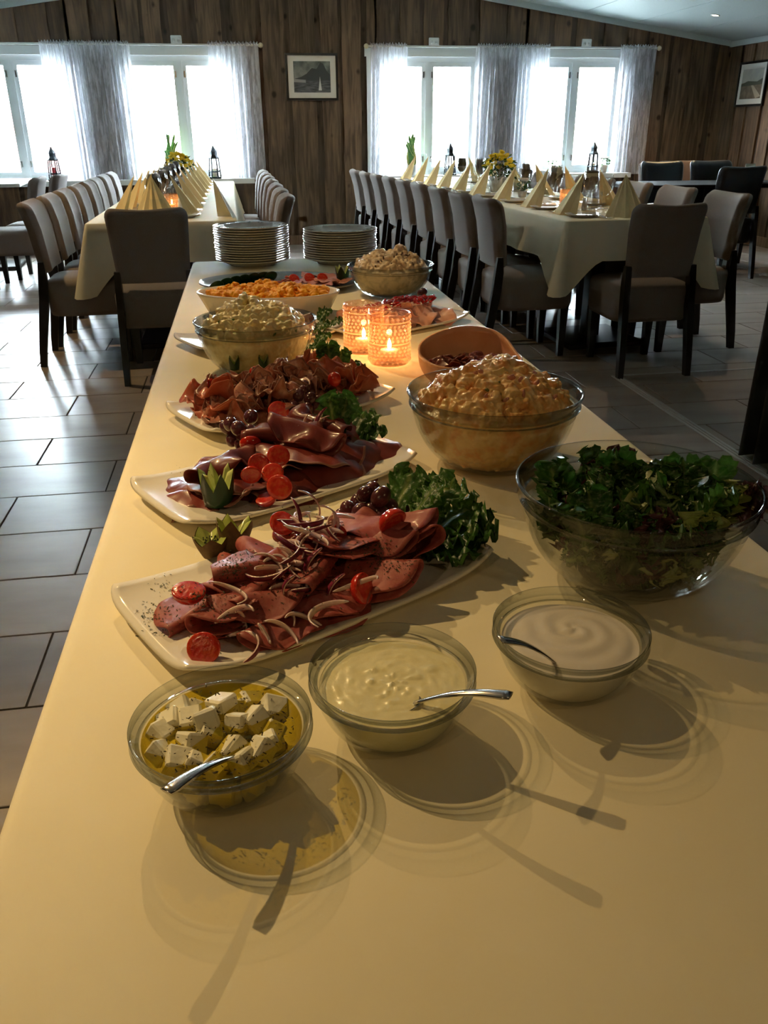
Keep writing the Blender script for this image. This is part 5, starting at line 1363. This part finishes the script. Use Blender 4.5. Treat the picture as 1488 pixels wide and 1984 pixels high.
for i, (px, py, z, a) in enumerate(on):
    o = obj('onion_sliver', OS[i % 6], None, rest(px, py, .0035+.003*(i % 3)*(i > 20), z)); o.rotation_euler = (dr(rs.uniform(50, 100)) if i % 5 == 4 else dr(rs.uniform(-25, 25)), rs.uniform(-.3, .3), dr(a))
    tag(o, 'curved red onion sliver on the roast slices of the nearest platter', 'onion', 'onion slivers')
for i in range(10):
    u = rs.uniform(.15, .5); o = obj('onion_sliver', OS[i % 6], None, plat(2, u, rs.uniform(.0, .5), .052)); o.rotation_euler = (dr(rs.uniform(60, 110)), 0, rs.uniform(0, 6))
    tag(o, 'pale onion sliver on the dark ham slices of the second platter', 'onion', 'onion slivers on the dark ham')
# herb flakes on the nearest and the other platters
DG = bpy.context.evaluated_depsgraph_get()
pts = []
for (px, py, sp, n, z) in ((390, 1160, 22, 110, .046), (300, 1195, 26, 40, .030), (445, 1105, 24, 110, .054), (480, 1080, 30, 80, .058), (720, 1060, 30, 110, .068), (735, 1085, 26, 60, .066), (600, 1030, 40, 60, .062), (330, 1140, 30, 50, .040), (420, 1180, 60, 90, .04), (560, 1130, 70, 110, .05), (780, 1090, 40, 90, .05), (640, 1100, 60, 90, .05)):
    for i in range(n): pts.append(rest(px+rs.gauss(0, sp*.6), py+rs.gauss(0, sp*.45), .0006, z))
for i in range(70): pts.append(rest(rs.uniform(262, 350), rs.uniform(1165, 1235), .0006, .010))
M_dill = mat('green_herbs', (.030, .045, .012), .7)
h = specks(None, pts, 'herb_flakes', M_dill, .0012, 3); tag(h, 'dark green herb flakes sprinkled over the nearest platter', 'herbs')
pts = [rest(rs.uniform(395, 620), rs.uniform(722, 790), .0006, .04) for _ in range(190)]+[rest(rs.uniform(330, 640), rs.uniform(900, 985), .0006, .02) for _ in range(50)]
h = specks(None, pts, 'herb_flakes', M_dill, .0012, 4); tag(h, 'dark herb flakes sprinkled over the third platter', 'herbs')

# ------------------------------------------------------------------ lettuce
def leafmat(name, g1, g2, ribc, sss=.0):
    m = bpy.data.materials.new(name); m.use_nodes = True; nt = m.node_tree; N = nt.nodes.new; L = nt.links.new; b = nt.nodes['Principled BSDF']
    at_ = N('ShaderNodeAttribute'); at_.attribute_name = 'rib'; tc = N('ShaderNodeTexCoord'); n1 = N('ShaderNodeTexNoise'); n1.inputs['Scale'].default_value = 45; n1.inputs['Detail'].default_value = 5
    L(tc.outputs['Object'], n1.inputs['Vector']); rp = N('ShaderNodeValToRGB'); rp.color_ramp.elements[0].color = (*g1, 1); rp.color_ramp.elements[1].color = (*g2, 1); rp.color_ramp.elements[0].position = .38; rp.color_ramp.elements[1].position = .62
    L(n1.outputs[0], rp.inputs[0]); mx = N('ShaderNodeMixRGB'); mx.inputs[2].default_value = (*ribc, 1); L(at_.outputs['Fac'], mx.inputs[0]); L(rp.outputs[0], mx.inputs[1]); L(mx.outputs[0], b.inputs['Base Color'])
    b.inputs['Roughness'].default_value = .38; bp = N('ShaderNodeBump'); bp.inputs['Strength'].default_value = .4; bp.inputs['Distance'].default_value = .002
    n2 = N('ShaderNodeTexNoise'); n2.inputs['Scale'].default_value = 190; L(tc.outputs['Object'], n2.inputs['Vector']); L(n2.outputs[0], bp.inputs['Height']); L(bp.outputs[0], b.inputs['Normal'])
    tl = N('ShaderNodeBsdfTranslucent'); L(mx.outputs[0], tl.inputs[0]); ms = N('ShaderNodeMixShader'); ms.inputs[0].default_value = .25
    out = nt.nodes['Material Output']; L(b.outputs[0], ms.inputs[1]); L(tl.outputs[0], ms.inputs[2]); L(ms.outputs[0], out.inputs[0])
    return m
M_let = leafmat('frilly_lettuce', (.030, .105, .014), (.075, .19, .026), (.34, .42, .12))
M_letdk = leafmat('dark_lettuce', (.025, .085, .015), (.05, .14, .02), (.25, .32, .10))
M_letred = leafmat('red_lettuce', (.050, .012, .018), (.085, .025, .025), (.30, .14, .12))
M_letpale = leafmat('pale_lettuce', (.20, .27, .06), (.30, .36, .10), (.62, .64, .38))
def leaf_mesh(L_, W_, seed, m, fr=1.0, curl=.3, nu=25, nv=30, jag=.18, shape=0):
    rs = random.Random(seed); me_b = MB(); ribs = []
    def fn(a, v):
        u = a*2-1; s = abs(u)
        wv = W_*((.12+.88*math.sin(min(1, v*1.02)*PI*.56)**1.3) if shape == 0 else (.10+.9*math.sin(v*PI*.93)**.8))
        if v > .86: wv *= max(.05, 1-((v-.86)/.14)**2*.75)
        lob = jag*noise.noise(Vector((v*9, (1 if u > 0 else -1)*3, seed)))+jag*.8*noise.noise(Vector((v*26, (1 if u > 0 else -1)*3, seed)))
        x = u*wv*(1+lob*s); y = v*L_*(1+.10*s*s)+.09*L_*s*lob + .06*L_*noise.noise(Vector((u*6, seed, 0)))*(v**3)
        edge = max(s, max(0, (v-.72)/.28))
        z = fr*(.16*W_*edge**1.6*math.sin(v*31+u*6+seed)+.12*W_*edge**2*math.sin(v*57*(1 if u > 0 else 1.13)+seed*2)+.14*W_*edge**2*noise.noise(Vector((u*7, v*14, seed)))*2)
        z += curl*L_*(v**2)*.5*math.sin(v*2) + .10*W_*s**2
        z += .004*noise.noise(Vector((u*3, v*5, seed+3)))
        ribs.append(max(0, 1-s/(.13+.12*(1-v)))*(1-v*.55)+max(0, .45-v)*.9+.25*max(0, math.sin(v*40-s*14))**6*(1-s))
        return (x, y, z)
    me_b.grid(fn, nu, nv); me = me_b.mesh('leaf', m)
    ca = me.color_attributes.new('rib', 'FLOAT_COLOR', 'POINT')
    flat_ = []
    for r_ in ribs: r_ = min(1, r_); flat_ += [r_, r_, r_, 1]
    ca.data.foreach_set('color', flat_)
    return me
LM = [leaf_mesh(.105, .036, i+1, M_let, 1.15, .35) for i in range(3)]
LD = [leaf_mesh(.095, .036, i+5, M_letdk, 1.25, .3) for i in range(3)]
def leaf(me, p, rot, label, grp=None, sc=1, name='lettuce_leaf'):
    o = obj(name, me, None, p); o.rotation_euler = rot; o.scale = (sc,)*3; return tag(o, label, 'lettuce', grp)
def cluster(base, yaw0, lst, where):
    for i, (me, dy, pit, rol, sc, off) in enumerate(lst):
        leaf(me, Vector(base)+Vector(off), (dr(pit), dr(rol), dr(yaw0+dy)), 'frilly green lettuce leaf %s' % where, 'lettuce leaves %s' % where, sc)
cluster(plat(1, .64, -.02, .016), -84, [(LM[0], 0, 12, 0, .92, (0, 0, 0)), (LM[1], 22, 22, 10, .85, (.0, .01, .01)), (LD[0], -26, 8, -12, .92, (0, -.01, 0)), (LM[2], 46, 34, 5, .70, (-.012, .02, .012)), (LD[1], -40, 4, 0, .95, (.0, -.005, -.004)), (LD[2], -14, 6, 6, 1.0, (.01, 0, 0)), (LM[1], 10, 30, -10, .65, (.0, .0, .02))], 'at the right end of the nearest platter')
cluster(plat(2, .60, -.0, .020), -60+28, [(LM[1], 0, 14, 0, .80, (0, 0, 0)), (LM[2], 28, 34, 0, .72, (0, .01, .01)), (LD[1], -22, 8, 0, .74, (0, 0, 0)), (LM[0], 12, 44, 10, .62, (-.01, .01, .01)), (LM[0], 58, 60, 0, .6, (-.005, .015, .01)), (LD[2], 5, 5, 0, .78, (0, -.005, -.003))], 'at the right end of the second platter')
cluster(plat(3, .66, .05, .020), -58+28, [(LD[0], 0, 12, 0, .70, (0, 0, 0)), (LM[2], 40, 54, 0, .62, (-.01, .0, .01)), (LM[1], -24, 14, 0, .58, (0, 0, 0)), (LM[0], 16, 34, 0, .58, (0, 0, .01)), (LD[2], 66, 66, 0, .56, (-.015, .01, .01))], 'at the right end of the third platter')
for i, (px, py, yw, pt_) in enumerate(((618, 640, -60, 20), (632, 622, -40, 30), (640, 630, -80, 15), (610, 690, -70, 16), (622, 668, -50, 24), (600, 672, -95, 10))):
    leaf(LD[i % 3], oat(px-18, py+8, .014), (dr(pt_), 0, dr(yw)), 'dark green lettuce leaf between the left salad bowl and the candle holders', 'lettuce leaves by the candle holders', .55)

# green salad
LG = [leaf_mesh(.070, .028, 21+i, m, 1.5, .5, 19, 28, .2) for i, m in enumerate((M_letdk, M_letdk, M_let, M_letdk, M_letred, M_letpale))]
def frisee(seed, m):
    rs = random.Random(seed); b = MB(); ribs = []
    for k in range(9):
        L_ = rs.uniform(.03, .055); a0 = rs.uniform(-.9, .9); n = 12; z0 = rs.uniform(0, .01)
        for i in range(n+1):
            u = i/n; c = Vector((math.sin(a0)*L_*u+.004*math.sin(u*9+k), math.cos(a0)*L_*u, z0+.010*math.sin(u*2.2+k)+.008*u)); s_ = Vector((math.cos(a0), -math.sin(a0), 0))*(.001+.0045*abs(math.sin(u*16+k))*u)
            b.v += [tuple(c-s_), tuple(c), tuple(c+s_+Vector((0, 0, .002)))]; ribs += [.1, 1-u*.5, .1]
        o_ = len(b.v)-3*(n+1)
        for i in range(n):
            q = o_+i*3; b.f += [(q, q+1, q+4, q+3), (q+1, q+2, q+5, q+4)]; b.mi += [0, 0]
    me = b.mesh('frisee', m); ca = me.color_attributes.new('rib', 'FLOAT_COLOR', 'POINT'); fl_ = []
    for r_ in ribs: fl_ += [r_, r_, r_, 1]
    ca.data.foreach_set('color', fl_); return me
LF = [frisee(i, M_letpale if i % 3 == 0 else (M_letdk if i % 3 == 1 else M_let)) for i in range(4)]
rs = random.Random(14); gx, gy, gr, gh = B['green']; n = 0
names_ = {0: 'dark green salad leaf in the large salad bowl', 4: 'dark red salad leaf in the large salad bowl', 5: 'pale yellow-green salad leaf in the large salad bowl', 9: 'thin curly endive sprig in the large salad bowl'}
while n < 190:
    a = rs.uniform(0, 6.28); z = rs.uniform(.014, .098); q = rs.uniform(0, 1)**.5
    top = z > .07
    R_ = (in_r('green', min(z, gh*.82))-.012)*(1 if z < .078 else .80)
    x, y = q*R_*math.cos(a), q*R_*math.sin(a)
    zt_ = .092-.030*(math.hypot(x, y)/gr)**2 + .014*nz(x, y, 2, 30)
    if z > zt_: continue
    k = rs.choices((0, 1, 2, 3, 4, 5, 9), (5, 5, 3, 5, 3.2, 1.3, 5))[0]
    if x > .055 and z > .06 and rs.random() < .3: k = 2
    me = LF[n % 4] if k == 9 else LG[k]
    near = q > .62 and z < .075
    # leaves against the glass lie along it; others lie any way
    if near: rot = (dr(rs.uniform(60, 110)), rs.uniform(-.4, .4), a+PI/2+rs.uniform(-.6, .6)); off = Vector((-.02*math.cos(a+PI/2), -.02*math.sin(a+PI/2), -.01))
    else: rot = (rs.uniform(-.5, 1.0), rs.uniform(-.7, .7), rs.uniform(0, 6.28)); off = Vector((0, 0, 0))
    sc = rs.uniform(.6, 1.0)
    ctr = Matrix.Rotation(rot[2], 3, 'Z') @ Matrix.Rotation(rot[1], 3, 'Y') @ Matrix.Rotation(rot[0], 3, 'X') @ Vector((0, .028*sc, .006))
    p = Vector((x, y, z))
    # keep each end of the leaf inside the bowl
    e0 = p-ctr; e1 = p+ctr*1.3; ok = True
    for e in (e0, e1):
        if e.z < .008 or math.hypot(e.x, e.y) > in_r('green', min(max(e.z, .007), gh*.8))-.012*(0.4 if near else 1): ok = False
    if not ok: 
        sc *= .55; ctr *= .55; e0 = p-ctr; e1 = p+ctr
        if any(e.z < .008 or math.hypot(e.x, e.y) > in_r('green', min(max(e.z, .007), gh*.8))-.006 for e in (e0, e1)): continue
    kk = 0 if k in (1, 2, 3) else k
    leaf(me, Vector((gx, gy, TZ))+e0, rot, names_[kk], 'salad leaves of one kind: '+names_[kk].split(' in the')[0], sc, 'salad_leaf'); n += 1
for px, py, k, yw, pt_, sc, lb in ((1150, 890, 1, 10, 70, .7, 'upright dark green salad leaf at the left of the heap in the salad bowl'), (1195, 895, 4, -30, 75, .75, 'upright dark red salad leaf poking up from the middle of the salad heap'), (1300, 940, 2, -40, 50, 1.0, 'light green frilled salad leaf right of the middle of the salad heap'),
                         (1380, 950, 2, -20, 65, 1.0, 'light green frilled salad leaf standing at the right of the salad heap'), (1435, 985, 4, -60, 50, .9, 'dark red salad leaf leaning on the right rim of the salad bowl'), (1240, 920, 0, 20, 40, 1.0, 'broad dark green salad leaf at the back of the salad heap')):
    leaf(LG[k], oat(px, py+44, .066), (dr(pt_*.8), 0, dr(yw)), lb, None, sc*.8, 'salad_leaf')
print('objects', len(COL.objects))
